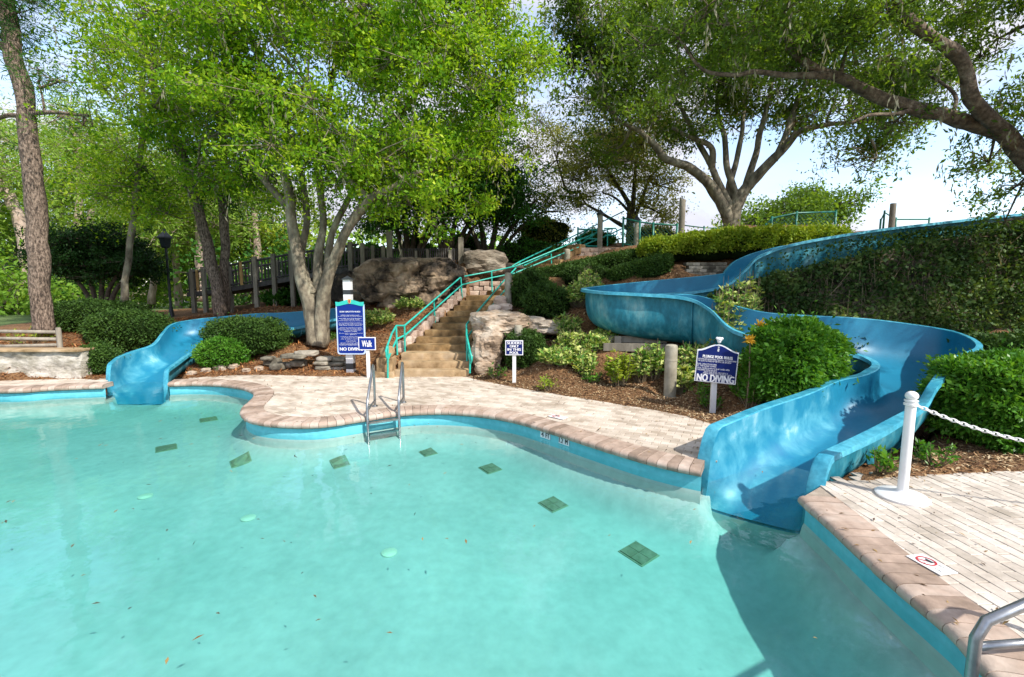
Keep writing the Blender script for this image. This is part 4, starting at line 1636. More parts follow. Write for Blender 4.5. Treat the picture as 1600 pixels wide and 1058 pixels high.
railing('handrail', 'green handrail on the right of the lower stairs beside the pale rock',
        PP([(735, 552, 10.1), (729, 524, 10.6), (729, 507, 10.9), (738, 496, 11.3), (788, 438, 14.2), (806, 419, 15.0)]),
        PP([(735, 568, 10.1), (731, 543, 10.6), (731, 526, 10.9), (742, 510, 11.3), (790, 452, 14.2)]),
        [(D(734, 583, 10.1), D(735, 552, 10.1)), (D(730, 572, 10.5), D(729, 515, 10.75)), (D(732, 560, 10.9), D(729, 507, 10.9))],
        loops=[PP([(735, 552, 10.1), (737, 557, 10.05), (737, 563, 10.05), (735, 568, 10.1)])])
railing('handrail', 'farther green handrail along the back of the upper flight of stairs',
        PP([(800, 416, 15.8), (812, 409, 16.0), (900, 367, 18.6), (975, 330, 20.0)]), PP([(812, 418, 16.0), (905, 376, 18.6)]),
        [(D(812, 428, 16.0), D(812, 409, 16.0)), (D(880, 393, 18.0), D(880, 376, 18.0)), (D(925, 378, 19.2), D(925, 355, 19.2))])
railing('handrail', 'green handrail loop at the very top of the stairs',
        PP([(944, 357, 17.8), (962, 357, 17.8), (964, 360, 17.8), (964, 366, 17.8), (960, 368, 17.8), (945, 368, 17.8)]), None, [(D(949, 388, 17.8), D(949, 357, 17.8))])


# ------------------------------------------------------------------ green fences on the hilltop
def net_fence(label, P, drop, step=.13, mat='dgreen', net=True, posts=None, r=.03):
    base = P[0] - Vector((0, 0, drop))
    root = thing('mesh_fence', label, 'fence', base)
    MB().tube(P, r, 6).build('top_rail', M[mat], root, smooth=True)
    low = [p - Vector((0, 0, drop)) for p in P]
    if net:
        MB().tube([p + Vector((0, 0, .06)) for p in low], r * .8, 6).build('bottom_rail', M[mat], root, smooth=True)
    for p in (posts or P):
        MB().tube([p - Vector((0, 0, drop + .15)), p + Vector((0, 0, .06))], r * 1.3, 6).build('post', M[mat], root, smooth=True)
    if net:
        mb = MB()
        for a, b in zip(P, P[1:]):
            ln = (b - a).length
            n = int(ln / step)
            for i in range(-int(drop / step), n):
                for s in (0, 1):
                    pts = []
                    for h in (0, drop):
                        x = (i * step + h) if s == 0 else (i * step + drop - h)
                        pts.append((x, h))
                    (x0, h0), (x1, h1) = pts
                    # clip to panel
                    def atx(x):
                        t = (x - x0) / (x1 - x0)
                        return h0 + (h1 - h0) * t
                    xa, xb = min(x0, x1), max(x0, x1)
                    xa2, xb2 = max(xa, 0), min(xb, ln)
                    if xb2 - xa2 < .02:
                        continue
                    d = (b - a) / ln
                    q0 = a + d * xa2 - Vector((0, 0, drop - atx(xa2)))
                    q1 = a + d * xb2 - Vector((0, 0, drop - atx(xb2)))
                    mb.tube([q0, q1], .004, 3, False)
        if mb.V:
            stuff(mb.build('wire_mesh', M[mat], root))
    return root


net_fence('green mesh fence with sagging top rail on the hilltop right of the stairs', PP([(974, 341, 16.6), (1000, 347, 16.4), (1021, 350, 16.2), (1058, 352, 15.8)]), .95)
net_fence('green mesh fence behind the wooden post on the hilltop', PP([(1067, 352, 15.5), (1100, 356, 15.5), (1128, 357, 15.5)]), .6, net=False, r=.02)
f3 = net_fence('curved green mesh fence on the hilltop right of the big oak', PP([(1197, 352, 15.2), (1206, 341, 15.2), (1245, 333, 15.2), (1306, 331, 15.2)]), .85)
net_fence('green rail fence far right on the hilltop behind the slide', PP([(1376, 345, 14.4), (1382, 332, 14.4), (1400, 343, 14.4), (1452, 343, 14.4)]), .5, net=False, r=.022)
gate = thing('green_gate', 'teal green metal gate at the top of the stairs', 'gate', D(900, 386, 19.0))
for a, b in (((903, 355), (903, 386)), ((937, 357), (937, 386)), ((903, 358), (937, 360)), ((903, 372), (937, 374)), ((903, 384), (937, 385)), ((903, 372), (920, 358)), ((903, 384), (937, 360))):
    MB().tube([D(*a, 19.0), D(*b, 19.0)], .035, 6).build('bar', M['teal'], gate, smooth=True)


# ------------------------------------------------------------------ posts
def cyl_post(label, u, vt, vb, Y, wpx, mat='concrete', cap=None, name='round_post', dome=True):
    b = D(u, vb, Y)
    zt = D(u, vt, Y).z
    zb = min(b.z, H(b.x, Y)) - .05
    r = wpx / 2 * Y / FPX
    root = thing(name, label, 'post', (b.x, Y, zb))
    h = zt - zb
    prof = [(r, 0), (r * .99, h * .25), (r, h * .5)] + ([(r, h - r * .5), (r * .93, h - r * .2), (r * .7, h - r * .06), (r * .3, h)] if dome else [(r, h - .01), (r * .95, h)])
    MB().lathe((b.x, Y, zb), prof, 18).build('shaft', M[mat], root, smooth=True, sharp=40)
    if dome:
        MB().lathe((b.x, Y, zb), [(r * 1.02, h * .72), (r * 1.035, h * .725), (r * 1.035, h * .745), (r * 1.02, h * .75)], 18).build('band', M[mat], root, smooth=True, sharp=40)
    if cap:
        MB().lathe((b.x, Y, zt), [(r * 1.5, -.02), (r * 1.5, .03), (r * .5, .14), (r * .1, .2)], 12).build('cap', M['black'], root, smooth=True, sharp=40)
    return root


cyl_post('round concrete post supporting the slide bend behind the plunge pool rules sign', 1046, 538, 625, 8.0, 19)
cyl_post('round concrete post beside the pale rock and the small sliders sign', 810, 508, 575, 10.2, 13)
cyl_post('tall round concrete post rising between stairs and dark hedge', 794, 426, 500, 12.6, 11)
cyl_post('small round concrete post next to the upper stairs', 886, 389, 420, 16.4, 9)
cyl_post('tiny round concrete post left of its taller twin by the upper stairs', 874, 398, 420, 16.6, 8)
cyl_post('pale lamp post with dark cap near the green gate', 937, 335, 388, 17.6, 8, cap=True, dome=False)
cyl_post('pale post with dark cap behind the mesh fence on the hilltop', 994, 345, 388, 16.9, 8, cap=True, dome=False)
cyl_post('tall green-brown timber post on the hilltop left of the big oak', 1064, 312, 378, 15.2, 9, mat='oldwood', dome=False)
cyl_post('short dark rounded post right of the big oak trunk', 1187, 352, 366, 14.6, 10, mat='darkwood')
cyl_post('small dark post in the yellow hedge by the oak', 1079, 361, 374, 14.6, 8, mat='darkwood')
cyl_post('square topped post far right on the hilltop', 1393, 318, 350, 14.2, 8, mat='oldwood', cap=False, dome=False)

# white and black post behind the big sign
b = D(549, 588, 10.55)
lp = thing('light_post', 'white post with black bands and dark cap carrying the tall rules sign', 'post', (b.x, 10.55, 0))
zt = D(549, 437, 10.55).z
MB().box((b.x, 10.55, zt / 2), (.165, .165, zt)).build('shaft', M['white_wood'], lp)
for v0, v1 in ((453, 460), (567, 576)):
    z0, z1 = D(549, v1, 10.55).z, D(549, v0, 10.55).z
    MB().box((b.x, 10.55, (z0 + z1) / 2), (.172, .172, z1 - z0)).build('band', M['black'], lp)
MB().add([(b.x - .12, 10.43, zt), (b.x + .12, 10.43, zt), (b.x + .12, 10.67, zt), (b.x - .12, 10.67, zt), (b.x, 10.55, zt + .09)], [(0, 1, 4), (1, 2, 4), (2, 3, 4), (3, 0, 4), (3, 2, 1, 0)]).build('cap', M['black'], lp)

# ------------------------------------------------------------------ lettering
TXT = {}


def text_geo(s):
    if s in TXT:
        return TXT[s]
    cu = bpy.data.curves.new('t', 'FONT')
    cu.body = s
    cu.resolution_u = 2
    o = bpy.data.objects.new('t', cu)
    COL.objects.link(o)
    bpy.context.view_layer.update()
    dg = bpy.context.evaluated_depsgraph_get()
    me = bpy.data.meshes.new_from_object(o.evaluated_get(dg))
    V = [Vector(v.co) for v in me.vertices]
    F = [tuple(p.vertices) for p in me.polygons]
    bpy.data.objects.remove(o)
    bpy.data.curves.remove(cu)
    bpy.data.meshes.remove(me)
    TXT[s] = (V, F)
    return V, F


def put_text(mb, s, c, ax, up, w=None, h=None, lift=.004, bold=0.0):
    """centre c, width w and cap height h"""
    V, F = text_geo(s)
    if not V:
        return
    x0, x1 = min(v.x for v in V), max(v.x for v in V)
    y0, y1 = min(v.y for v in V), max(v.y for v in V)
    sy = h / (y1 - y0)
    sx = w / (x1 - x0) if w else sy
    n = ax.cross(up).normalized()
    c = Vector(c)
    offs = [(0, 0)] if not bold else [(-bold, 0), (bold, 0)]
    for k, (ox, oy) in enumerate(offs):
        mb.add([c + ax * ((v.x - (x0 + x1) / 2) * sx + ox) + up * ((v.y - (y0 + y1) / 2) * sy + oy) + n * (lift + k * .0008) for v in V], F)


def plate(name, mat, parent, c, ax, up, pts, th, lift=0.0):
    n = ax.cross(up).normalized()
    c = Vector(c) + n * lift
    k = len(pts)
    V = [c + ax * x + up * y for x, y in pts] + [c + ax * x + up * y - n * th for x, y in pts]
    F = [tuple(range(k)), tuple(reversed(range(k, 2 * k)))] + [(i + k, (i + 1) % k + k, (i + 1) % k, i) for i in range(k)]
    return obj(name, V, F, mat, parent)


def rect(w, h):
    return [(-w / 2, -h / 2), (w / 2, -h / 2), (w / 2, h / 2), (-w / 2, h / 2)]


# tall rules sign
Ys = 10.40
c = D(548, 513, Ys)
k = Ys / FPX * 1.01
AX, UP = Vector((1, 0, 0)), Vector((0, 0, 1))
sg = thing('rules_sign', 'tall narrow blue slide rules sign with teal arched top on the white post', 'sign', (c.x, Ys, .4))


def body(hw, hb, ht, arch, r=.06):
    pts = []
    for a in range(0, 91, 30):
        pts.append((-hw + r - r * math.cos(R(a)), -hb + r - r * math.sin(R(a))))
    for a in range(90, -1, -30):
        pts.append((hw - r + r * math.cos(R(a)), -hb + r - r * math.sin(R(a))))
    for i in range(9):
        x = hw - 2 * hw * i / 8
        pts.append((x, ht + arch * (math.cos(math.pi * x / hw) + 1) / 2))
    return pts


hw, hh = 22 * k, 41 * k
plate('board_rim', M['sign_pale'], sg, c, AX * 1, UP, body(hw, hh, hh - .06, .06), .03)
# front faces camera (-Y): normal of AX x UP = (0,-1,0)
plate('board', M['sign_blue2'], sg, c, AX, UP, body(hw - .03, hh - .03, hh - .07, .06, .05), .01, .006)
tp = [(x, y) for x, y in [(-hw + .01 + i * (2 * hw - .02) / 8, hh - .10 + .055 * (math.cos(math.pi * (-1 + i / 4)) + 1) / 2) for i in range(9)]] + \
     [(x, y) for x, y in [(hw - .0 - i * (2 * hw) / 8, hh - .02 + .07 * (math.cos(math.pi * (1 - i / 4)) + 1) / 2 + (.02 if i in (0, 8) else 0)) for i in range(9)]]
plate('banner', M['sign_teal'], sg, c, AX, UP, tp, .012, .014)
cr = [(-.035, hh + .065), (-.035, hh), (-.02, hh - .03), (0, hh - .045), (.02, hh - .03), (.035, hh), (.035, hh + .065)]
plate('crest', M['gold'], sg, c, AX, UP, cr, .01, .024)
plate('crest_shield', M['red'], sg, c, AX, UP, [(x * .5, (y - hh) * .6 + hh) for x, y in cr], .01, .028)
tm_ = MB()
put_text(tm_, 'SLIDE GROTTO RULES', c + UP * (hh * .63), AX, UP, hw * 1.45, .032, .010, .002)
lines = [(.50, 1.3, 'children must be able to swim'), (.455, 1.7, 'no one may enter the water without'), (.375, 1.6, 'one rider at a time feet first'), (.33, 1.3, 'on your back with'), (.285, 1.7, 'arms crossed over your chest no'),
         (.20, 1.6, 'no running standing kneeling or'), (.155, 1.75, 'rotating on the slide at any time'), (.11, 1.6, 'keep hands and feet inside the'), (.02, 1.5, 'wait for the attendant to signal'), (-.025, 1.7, 'before you enter the flume and leave'),
         (-.07, 1.5, 'the landing area promptly after'), (-.115, .9, 'each ride'), (-.19, 1.65, 'shower before entering the pool'), (-.235, .8, 'no glass'), (-.32, 1.5, 'no food or drink in the pool'),
         (-.365, 1.3, 'or on the pool deck please'), (-.41, 1.4, 'use at your own risk'), (-.485, .7, 'CAUTION'), (-.56, 1.5, 'persons with heart conditions'), (-.60, 1.7, 'or back trouble should not ride'), (-.64, 1.6, 'maximum weight limit applies')]
for y, w, s in lines:
    put_text(tm_, s, c + UP * (hh * y), AX, UP, hw * w, .020, .010)
put_text(tm_, 'NO DIVING', c + UP * (-hh * .79), AX, UP, hw * 1.62, .075, .010, .004)
tm_.build('lettering', M['sign_white'], sg)


def small_sign(name, label, u, vt, vb_board, vb_post, uw, Y, txt, board='sign_blue', rz=0.0, tilt=0.0, th=.02, postw=.075):
    base = D(u, vb_post, Y)
    zb = H(base.x, Y)
    top = D(u, vt, Y)
    bot = D(u, vb_board, Y)
    c = (top + bot) / 2
    w = uw * Y / FPX
    h = top.z - bot.z
    root = thing(name, label, 'sign', (base.x, Y, min(zb, base.z)))
    ax = (Matrix.Rotation(rz, 3, 'Z') @ Vector((1, 0, 0))).normalized()
    up = (Matrix.Rotation(tilt, 3, 'Y') @ Vector((0, 0, 1))).normalized()
    ax = (ax - up * ax.dot(up)).normalized()
    plate('board_rim', M['sign_white'], root, c, ax, up, rect(w, h), th)
    plate('board', M[board], root, c, ax, up, rect(w - .035, h - .035), th * .5, .004)
    t = MB()
    for (s, dy, tw, th_) in txt:
        put_text(t, s, c + up * (h * dy), ax, up, w * tw, h * th_, .009, .003)
    t.build('lettering', M['sign_white'], root)
    pz = c.z
    n = ax.cross(up).normalized()
    MB().box((c.x - n.x * (th + .022), Y - n.y * (th + .022), (pz + min(zb, base.z) - .05) / 2), (postw, .04, pz - min(zb, base.z) + .05)).build('post', M['white_wood'], root)
    return root


small_sign('walk_sign', 'small blue sign reading Walk on a white post beside the tall rules sign', 573.5, 527, 547, 582, 27, 10.05, [('Walk', 0, .58, .5)], board='sign_blue2')
small_sign('sliders_sign', 'small blue sign reading sliders only in this pool, on a white stake in the mulch', 803.5, 532, 555, 599, 28, 9.3, [('SLIDERS', .33, .8, .17), ('ONLY', .11, .5, .17), ('IN THIS', -.11, .75, .17), ('POOL', -.33, .5, .17)])

# plunge pool rules sign
Yp = 7.1
c = D(1119.5, 572, Yp)
k = Yp / FPX
ps = thing('plunge_pool_sign', 'navy plunge pool rules sign with arched top and crest on a white post', 'sign', (c.x, Yp, 0))
up = (Matrix.Rotation(R(3.5), 3, 'Y') @ Vector((0, 0, 1))).normalized()
ax = Matrix.Rotation(R(-14), 3, 'Z') @ Vector((1, 0, 0))
ax = (ax - up * ax.dot(up)).normalized()
hw, hh = 30.5 * k, 27 * k


def arch(hw, hb, ht, a):
    pts = [(-hw, -hb), (hw, -hb)]
    for i in range(13):
        x = hw - 2 * hw * i / 12
        pts.append((x, ht + a * (math.cos(math.pi * x / hw) + 1) / 2))
    return pts


plate('board_rim', M['sign_white'], ps, c, ax, up, arch(hw, hh, hh - .03, .105), .03)
plate('board', M['sign_blue'], ps, c, ax, up, arch(hw - .016, hh - .016, hh - .048, .105), .012, .006)
cm = MB()
for (x, y, r_) in ((0, hh + .155, .04), (-.035, hh + .17, .022), (.035, hh + .17, .022), (0, hh + .12, .028)):
    q = c + ax * x + up * y
    cm.lathe(q - Vector((0, 0, r_)), [(r_ * .3, 0), (r_, r_ * .6), (r_, r_ * 1.3), (r_ * .4, r_ * 1.9)], 10)
cm.build('finial', M['sign_white'], ps, smooth=True)
t = MB()
put_text(t, 'PLUNGE POOL RULES', c + up * (hh * .53), ax, up, hw * 1.42, .045, .010, .003)
put_text(t, '8', c + up * (hh * .95), ax, up, .022, .05, .010, .002)
put_text(t, 'o', c + up * (hh * 1.12), ax, up, .022, .02, .010, .002)
for y, x, w, s in ((.36, .0, 1.85, 'SHOWER BEFORE ENTERING THE POOL. NO FOOD DRINK'), (.25, -.12, 1.6, 'OR GLASS ALLOWED IN THE POOL OR ON DECK'), (.06, -.48, .95, 'POOL CAPACITY POSTED'), (-.05, -.48, .95, 'AT THE SLIDE TOWER'),
                   (-.18, -.14, 1.55, 'POOL HOURS DAWN TO DUSK WHEN OPEN'), (-.29, -.45, .98, 'CHILDREN WITH ADULTS'), (-.40, .0, 1.15, 'EXIT THE POOL PROMPTLY'), (-.49, .08, 1.4, 'PLEASE WALK ON THE POOL DECK')):
    put_text(t, s, c + up * (hh * y) + ax * (hw * x), ax, up, hw * w, .023, .010)
put_text(t, 'NO DIVING', c + up * (-hh * .74), ax, up, hw * 1.78, .115, .010, .006)
t.build('lettering', M['sign_white'], ps)
MB().box((c.x - .0, Yp + .06, c.z / 2 + .05), (.085, .04, c.z + .1)).build('post', M['white_wood'], ps)


# depth markers on the pool wall
def run_at_u(P, u):
    best = min(range(1, len(P) - 1), key=lambda i: abs(800 + FPX * P[i].x / (P[i].y * CP + 2 * SP) - u))
    t = (P[best + 1] - P[best - 1]).normalized()
    return P[best], t, Vector((-t.y, t.x, 0))


for (u, words_, lab) in ((855, ('4', 'FT'), 'white depth marker reading 4 FT on the pool wall'), (883, ('1.2', 'M'), 'white depth marker reading 1.2 M on the pool wall')):
    p, t_, n_ = run_at_u(runM, u)
    c = Vector((p.x + n_.x * .022, p.y + n_.y * .022, -.138))
    dm = thing('depth_marker', lab, 'depth marker', c, 'depth markers on the pool wall')
    for j, s in enumerate(words_):
        cc = c + t_ * (-.055 + .10 * j)
        plate('tile', M['sign_white'], dm, cc, t_, UP, rect(.094, .10), .008)
        tb = MB()
        put_text(tb, s, cc, t_, UP, .07 if len(s) > 1 else .045, .07, .003, .004)
        tb.build('numeral' if j == 0 else 'letter', M['black'], dm)


def nodive(label, u, v, sx, sy, rz, run=None):
    c = Z(u, v, .016)
    root = thing('no_diving_tile', label, 'tile', (c.x, c.y, .01))
    ax = Matrix.Rotation(rz, 3, 'Z') @ Vector((1, 0, 0))
    upv = Vector((-ax.y, ax.x, 0))
    plate('tile', M['white'], root, c, ax, upv, rect(sx, sy), .006)
    ring = MB()
    r1, r0 = sy * .40, sy * .32
    cc = c - ax * sx * .14 + Vector((0, 0, .003))
    V, F = [], []
    for i in range(24):
        a = 2 * math.pi * i / 24
        V += [cc + ax * math.cos(a) * r0 + upv * math.sin(a) * r0, cc + ax * math.cos(a) * r1 + upv * math.sin(a) * r1]
    F = [(2 * i, 2 * i + 1, (2 * i + 3) % 48, (2 * i + 2) % 48) for i in range(24)]
    ring.add(V, F)
    e, g = Vector((ax + upv)).normalized(), Vector((upv - ax)).normalized()
    w = sy * .035
    ring.add([cc - e * r0 - g * w, cc + e * r0 - g * w, cc + e * r0 + g * w, cc - e * r0 + g * w], [(0, 1, 2, 3)])
    ring.build('red_ring', M['red'], root)
    tb = MB()
    for j, s in enumerate(('NO', 'DIVING')):
        put_text(tb, s, c + ax * (sx * .30 + j * .02 - .02) + Vector((0, 0, 0)) - upv * (sy * (.22 - .44 * j)) * -1, ax, upv, sx * .22, sy * .12, .003)
    # diver figure: head and bent body
    tb.add([cc + ax * .0 + upv * .0 + Vector((0, 0, .001)), cc + ax * .03 + upv * .01 + Vector((0, 0, .001)), cc + ax * .03 + upv * .03 + Vector((0, 0, .001)), cc - ax * .03 + upv * .025 + Vector((0, 0, .001))], [(0, 1, 2, 3)])
    tb.build('print', M['black'], root)
    return root


nodive('white no diving tile with red ring set in the near right coping', 1455, 881, .235, .15, R(-80))
nodive('small white no diving tile in the far deck edge above the 4 FT marker', 872, 651, .28, .15, R(-40))


# ------------------------------------------------------------------ pool ladders
def ladder(label, c1, c2, outv, ztop, back, rung_zs, r=.021, water_off=.10, deck_off=.42):
    """c1, c2 = points on the pool edge below each rail; outv = away from the water"""
    root = thing('pool_ladder', label, 'ladder', (c1.x, c1.y, 0))
    o = outv
    legs = []
    for c in (c1, c2):
        w = c - o * water_off
        d = c + o * deck_off
        P = [Vector((d.x, d.y, -.02)), Vector((d.x, d.y, ztop * .8)), Vector((d.x, d.y, ztop)) - o * .02, Vector((d.x, d.y, ztop + .02)) - o * .06]
        P += [Vector((w.x, w.y, .26)) + o * .05, Vector((w.x, w.y, .17)), Vector((w.x, w.y, -.95))]
        Q = [P[0], P[1], P[2], P[3]] + [P[3].lerp(P[4], t) for t in (.33, .66)] + [P[4], P[5], P[6]]
        MB().tube(Q, r, 12).build('rail', M['steel'], root, smooth=True, sharp=60)
        MB().tube([Vector((d.x, d.y, .10)), Vector((w.x, w.y, .12))], r * .8, 10).build('brace', M['steel'], root, smooth=True)
        MB().lathe((d.x, d.y, .003), [(.05, 0), (.048, .012), (.03, .02)], 14).build('escutcheon', M['steel'], root, smooth=True, sharp=40)
        legs.append(w)
    for z in rung_zs:
        a, b = legs
        cpt = (a + b) / 2
        d = (b - a)
        MB().box((cpt.x, cpt.y, z), (d.length - .03, .08, .025), math.atan2(d.y, d.x)).build('rung', M['steel'], root)
    return root


c1, c2 = Z(575, 651, 0), Z(624, 644, 0)
ladder('chrome pool ladder at the deck point in front of the stairs', c1, c2, Vector((-.12, 1, 0)).normalized(), .70, .4, (-.10, -.28, -.55), r=.022, deck_off=.62, water_off=.04)
pa = Vector((2.56, 2.22, 0))
ladder('steel pool ladder rails in the near right corner of the frame', pa, pa + Vector((-.02, -.55, 0)), Vector((1, .12, 0)).normalized(), .46, .4, (-.10, -.35, -.6), r=.027, deck_off=.65, water_off=.12)

# ------------------------------------------------------------------ white stanchion and chain
sp = Z(1409, 777, 0)


def stanchion(label, p):
    root = thing('stanchion', label, 'stanchion', p, 'white chain stanchions on the right deck')
    MB().lathe(p, [(.205, 0), (.21, .02), (.19, .035), (.10, .05), (.055, .062), (.045, .08)], 32).build('base', M['white'], root, smooth=True, sharp=50)
    MB().lathe(p, [(.042, .06), (.042, .93), (.041, .94)], 20).build('pole', M['white'], root, smooth=True, sharp=50)
    MB().lathe(p, [(.043, .90), (.056, .905), (.056, .925), (.043, .93), (.043, .94), (.054, .945), (.054, .955), (.03, .96)], 20).build('collar', M['white'], root, smooth=True, sharp=40)
    prof = [(.052 * math.sin(a), .995 - .045 * math.cos(a)) for a in [R(x) for x in range(15, 180, 15)]]
    MB().lathe(p, prof, 20).build('ball', M['white'], root, smooth=True)
    return root


stanchion('white plastic chain stanchion standing beside the mouth of the big blue slide', sp)
sp2 = Vector((6.15, 3.3, 0))
stanchion('white chain stanchion at the far end of the chain, out on the right', sp2)
ch = thing('white_chain', 'white plastic chain hanging from the stanchion toward the right', 'chain', sp + Vector((.06, 0, .9)))
A_, B_ = sp + Vector((.05, -.01, .905)), sp2 + Vector((-.05, 0, .905))
CH = resample(catmull([A_ + (B_ - A_) * t + Vector((0, 0, -1.15 * t * (1 - t) * 1.0)) for t in [i / 16 for i in range(17)]], 4), .040)
lm = None
for i in range(len(CH) - 1):
    a, b = CH[i], CH[i + 1]
    d = (b - a).normalized()
    c_ = (a + b) / 2
    if lm is None:
        mb = MB()
        Q = []
        for j in range(15):
            th = 2 * math.pi * j / 14
            Q.append(Vector((math.cos(th) * .026 + math.copysign(.004, math.cos(th)), math.sin(th) * .015, 0)))
        mb.tube(Q, .0052, 6, False)
        lm = bpy.data.meshes.new('link')
        lm.from_pydata([tuple(v) for v in mb.V], [], mb.F)
        lm.polygons.foreach_set('use_smooth', [True] * len(lm.polygons))
        lm.materials.append(M['white'])
    o = bpy.data.objects.new('link', lm)
    COL.objects.link(o)
    o.parent = ch
    q = d.to_track_quat('X', 'Z') @ Matrix.Rotation(R(90 * (i % 2) + 20), 3, 'X').to_quaternion()
    o.rotation_euler = q.to_euler()
    o.location = c_ - LOC[ch.name]

# ------------------------------------------------------------------ rocks
rock_px('big dark stained overhanging rock left of the stairs under the picket fence', 556, 668, 404, 470, 14.6, .9, M['rock_dark'], seed=3, amp=.2, p=3.5, sub=5)
rock_px('tan streaked rock shoulder at the right end of the big dark outcrop', 640, 726, 403, 468, 14.9, .8, M['rock_dark'], seed=5, amp=.18, p=3.2, sub=5)
rock_px('low dark rock foot under the overhanging outcrop', 590, 690, 446, 486, 14.4, .5, M['rock_dark'], seed=8, amp=.2, p=2.6)
rock_px('shadowed rock between the white post and the dark outcrop', 520, 585, 425, 488, 14.9, .6, M['rock_dark'], seed=18, amp=.2, p=3)
rock_px('flat topped sloping rock behind the stair landing', 726, 790, 392, 430, 16.2, .7, M['rock_tan'], seed=6, amp=.14, p=6, strata=.08)
rock_px('low dark ledge under the sloping rock behind the stairs', 728, 830, 410, 446, 16.4, .6, M['rock_dark'], seed=21, amp=.15, p=3)
rock_px('broad pale layered rock slab right of the stairs', 738, 822, 486, 528, 10.9, .55, M['rock_pale'], seed=4, amp=.17, p=3.6, strata=.03, sub=5)
rock_px('upright pale cracked block below the layered slab', 738, 786, 515, 572, 10.55, .38, M['rock_pale'], seed=9, amp=.17, p=4, strata=.025, sub=5)
rock_px('small pale stone at the foot of the cracked block', 742, 774, 562, 586, 10.3, .2, M['rock_pale'], seed=12, amp=.15)
rock_px('flat pale slab lying right of the layered rock', 798, 850, 494, 516, 11.2, .4, M['rock_pale'], seed=14, amp=.10, p=4, strata=.1)
rock_px('grey flat slab farthest right of the layered rocks', 830, 884, 500, 522, 11.1, .4, M['rock_pale'], seed=15, amp=.10, p=4, strata=.1)
rock_px('rock mass behind the round dark bush', 770, 830, 510, 560, 10.9, .3, M['rock_pale'], seed=17, amp=.12)
for i, (u0, u1, vt, vb) in enumerate(((772, 792, 462, 478), (778, 800, 474, 487), (762, 782, 476, 492))):
    rock_px(('small tan stone highest beside the concrete post', 'small tan stone resting by the post base', 'small tan stone at the stair edge above the slab')[i], u0, u1, vt, vb, 12.3 - i * .2, .15, M['block'], seed=30 + i, sub=3)

# stacked flat stones left of the white post
fs = thing('dry_stone_edge', 'low dry stack of grey flat stones along the bed left of the stairs', 'stone wall', D(480, 580, 10.7))
k = 0
for (u0, u1, v0, v1) in ((496, 520, 557, 563), (518, 545, 558, 564), (492, 514, 564, 570), (512, 540, 565, 571), (536, 552, 563, 570), (495, 520, 571, 577), (518, 542, 572, 578), (414, 438, 560, 570), (440, 480, 553, 560), (462, 496, 548, 556), (455, 478, 562, 572), (425, 445, 567, 578), (410, 428, 557, 563), (440, 458, 566, 574)):
    k += 1
    a, b_ = D(u0, v0, 10.8 + .1 * (k % 3)), D(u1, v1, 10.8 + .1 * (k % 3))
    c = (a + b_) / 2
    rock('stone', None, c, ((b_.x - a.x) / 2, .17, (a.z - b_.z) / 2), M['rock_grey'], seed=40 + k, p=7, amp=.07, sub=3, rz=random.uniform(-.2, .2), parent=fs)
for i, (u, v, s) in enumerate(((345, 577, 10), (322, 580, 7), (365, 574, 8), (385, 580, 6), (300, 585, 7), (405, 577, 7))):
    g = onground(u, v, 9, 13)
    s = s * g.y / FPX
    rock('boulder', ['largest pale tan stone below the small round topiary', 'pale stone left of the largest tan stone', 'tan stone right of the largest tan stone', 'small stone near the flat slabs', 'small pale stone at the slide edge', 'small tan stone closest to the dry stone edge'][i],
         g + Vector((0, 0, s * .2)), (s, s * .8, s * .55), M['rock_pale'], seed=60 + i, sub=3, amp=.15)

# cast stone retaining wall on the left
WL = thing('retaining_wall', 'pitted cast stone retaining wall at the left edge of the pool', 'wall', D(60, 595, 9.9))
V, F = [], []
nx_, nz_ = 90, 14
x0, x1 = -17.0, D(132, 592, 10.0).x
for j in range(nz_ + 1):
    for i in range(nx_ + 1):
        x = x0 + (x1 - x0) * i / nx_
        z = -.05 + .66 * j / nz_
        yb = 9.80 + .12 * (i / nx_)
        y = yb + .10 * mnoise.noise(Vector((x * 1.6, z * 3, 1))) + .05 * mnoise.noise(Vector((x * 4, z * 8, 3))) + z * .12
        V.append((x, y, z))
for j in range(nz_):
    for i in range(nx_):
        a = j * (nx_ + 1) + i
        F.append((a, a + 1, a + nx_ + 2, a + nx_ + 1))
nb = len(V)
V += [(x0, 10.3, .61), (x1, 10.4, .61), (x0, 10.3, -.05), (x1, 10.4, -.05)]
F.append(tuple([nz_ * (nx_ + 1) + i for i in range(nx_ + 1)] + [nb + 1, nb]))
F.append(tuple([j * (nx_ + 1) + nx_ for j in range(nz_ + 1)] + [nb + 1, nb + 3]))
obj('wall_face', V, F, M['wall_rock'], WL, smooth=True, sharp=50)
MB().rbox(((x0 + x1) / 2, 10.10, .625), (x1 - x0 + .05, .42, .05), .012).build('cap', M['step_pale'], WL, smooth=True, sharp=35)

# log fence on the left
lf = thing('log_fence', 'low weathered log rail fence on the mulch bed at far left', 'fence', D(95, 541, 10.9))
p = D(94, 541, 10.9)
MB().lathe((p.x, p.y, p.z - .1), [(.055, 0), (.055, .5), (.05, .54), (.03, .555)], 10).build('post', M['oldwood'], lf, smooth=True, sharp=40)
for (va, vb_, dy) in ((518, 519, 0), (529, 530, .05), (541, 539, .02)):
    MB().tube([D(-70, va, 10.8 + dy), D(10, va, 10.85 + dy), D(92, vb_, 10.9 + dy)], .042, 8, True, .15).build('rail', M['oldwood'], lf, smooth=True)
p = D(-70, 541, 10.8)
MB().lathe((p.x, p.y, p.z - .1), [(.055, 0), (.055, .5), (.05, .54), (.03, .555)], 10).build('post', M['oldwood'], lf, smooth=True, sharp=40)

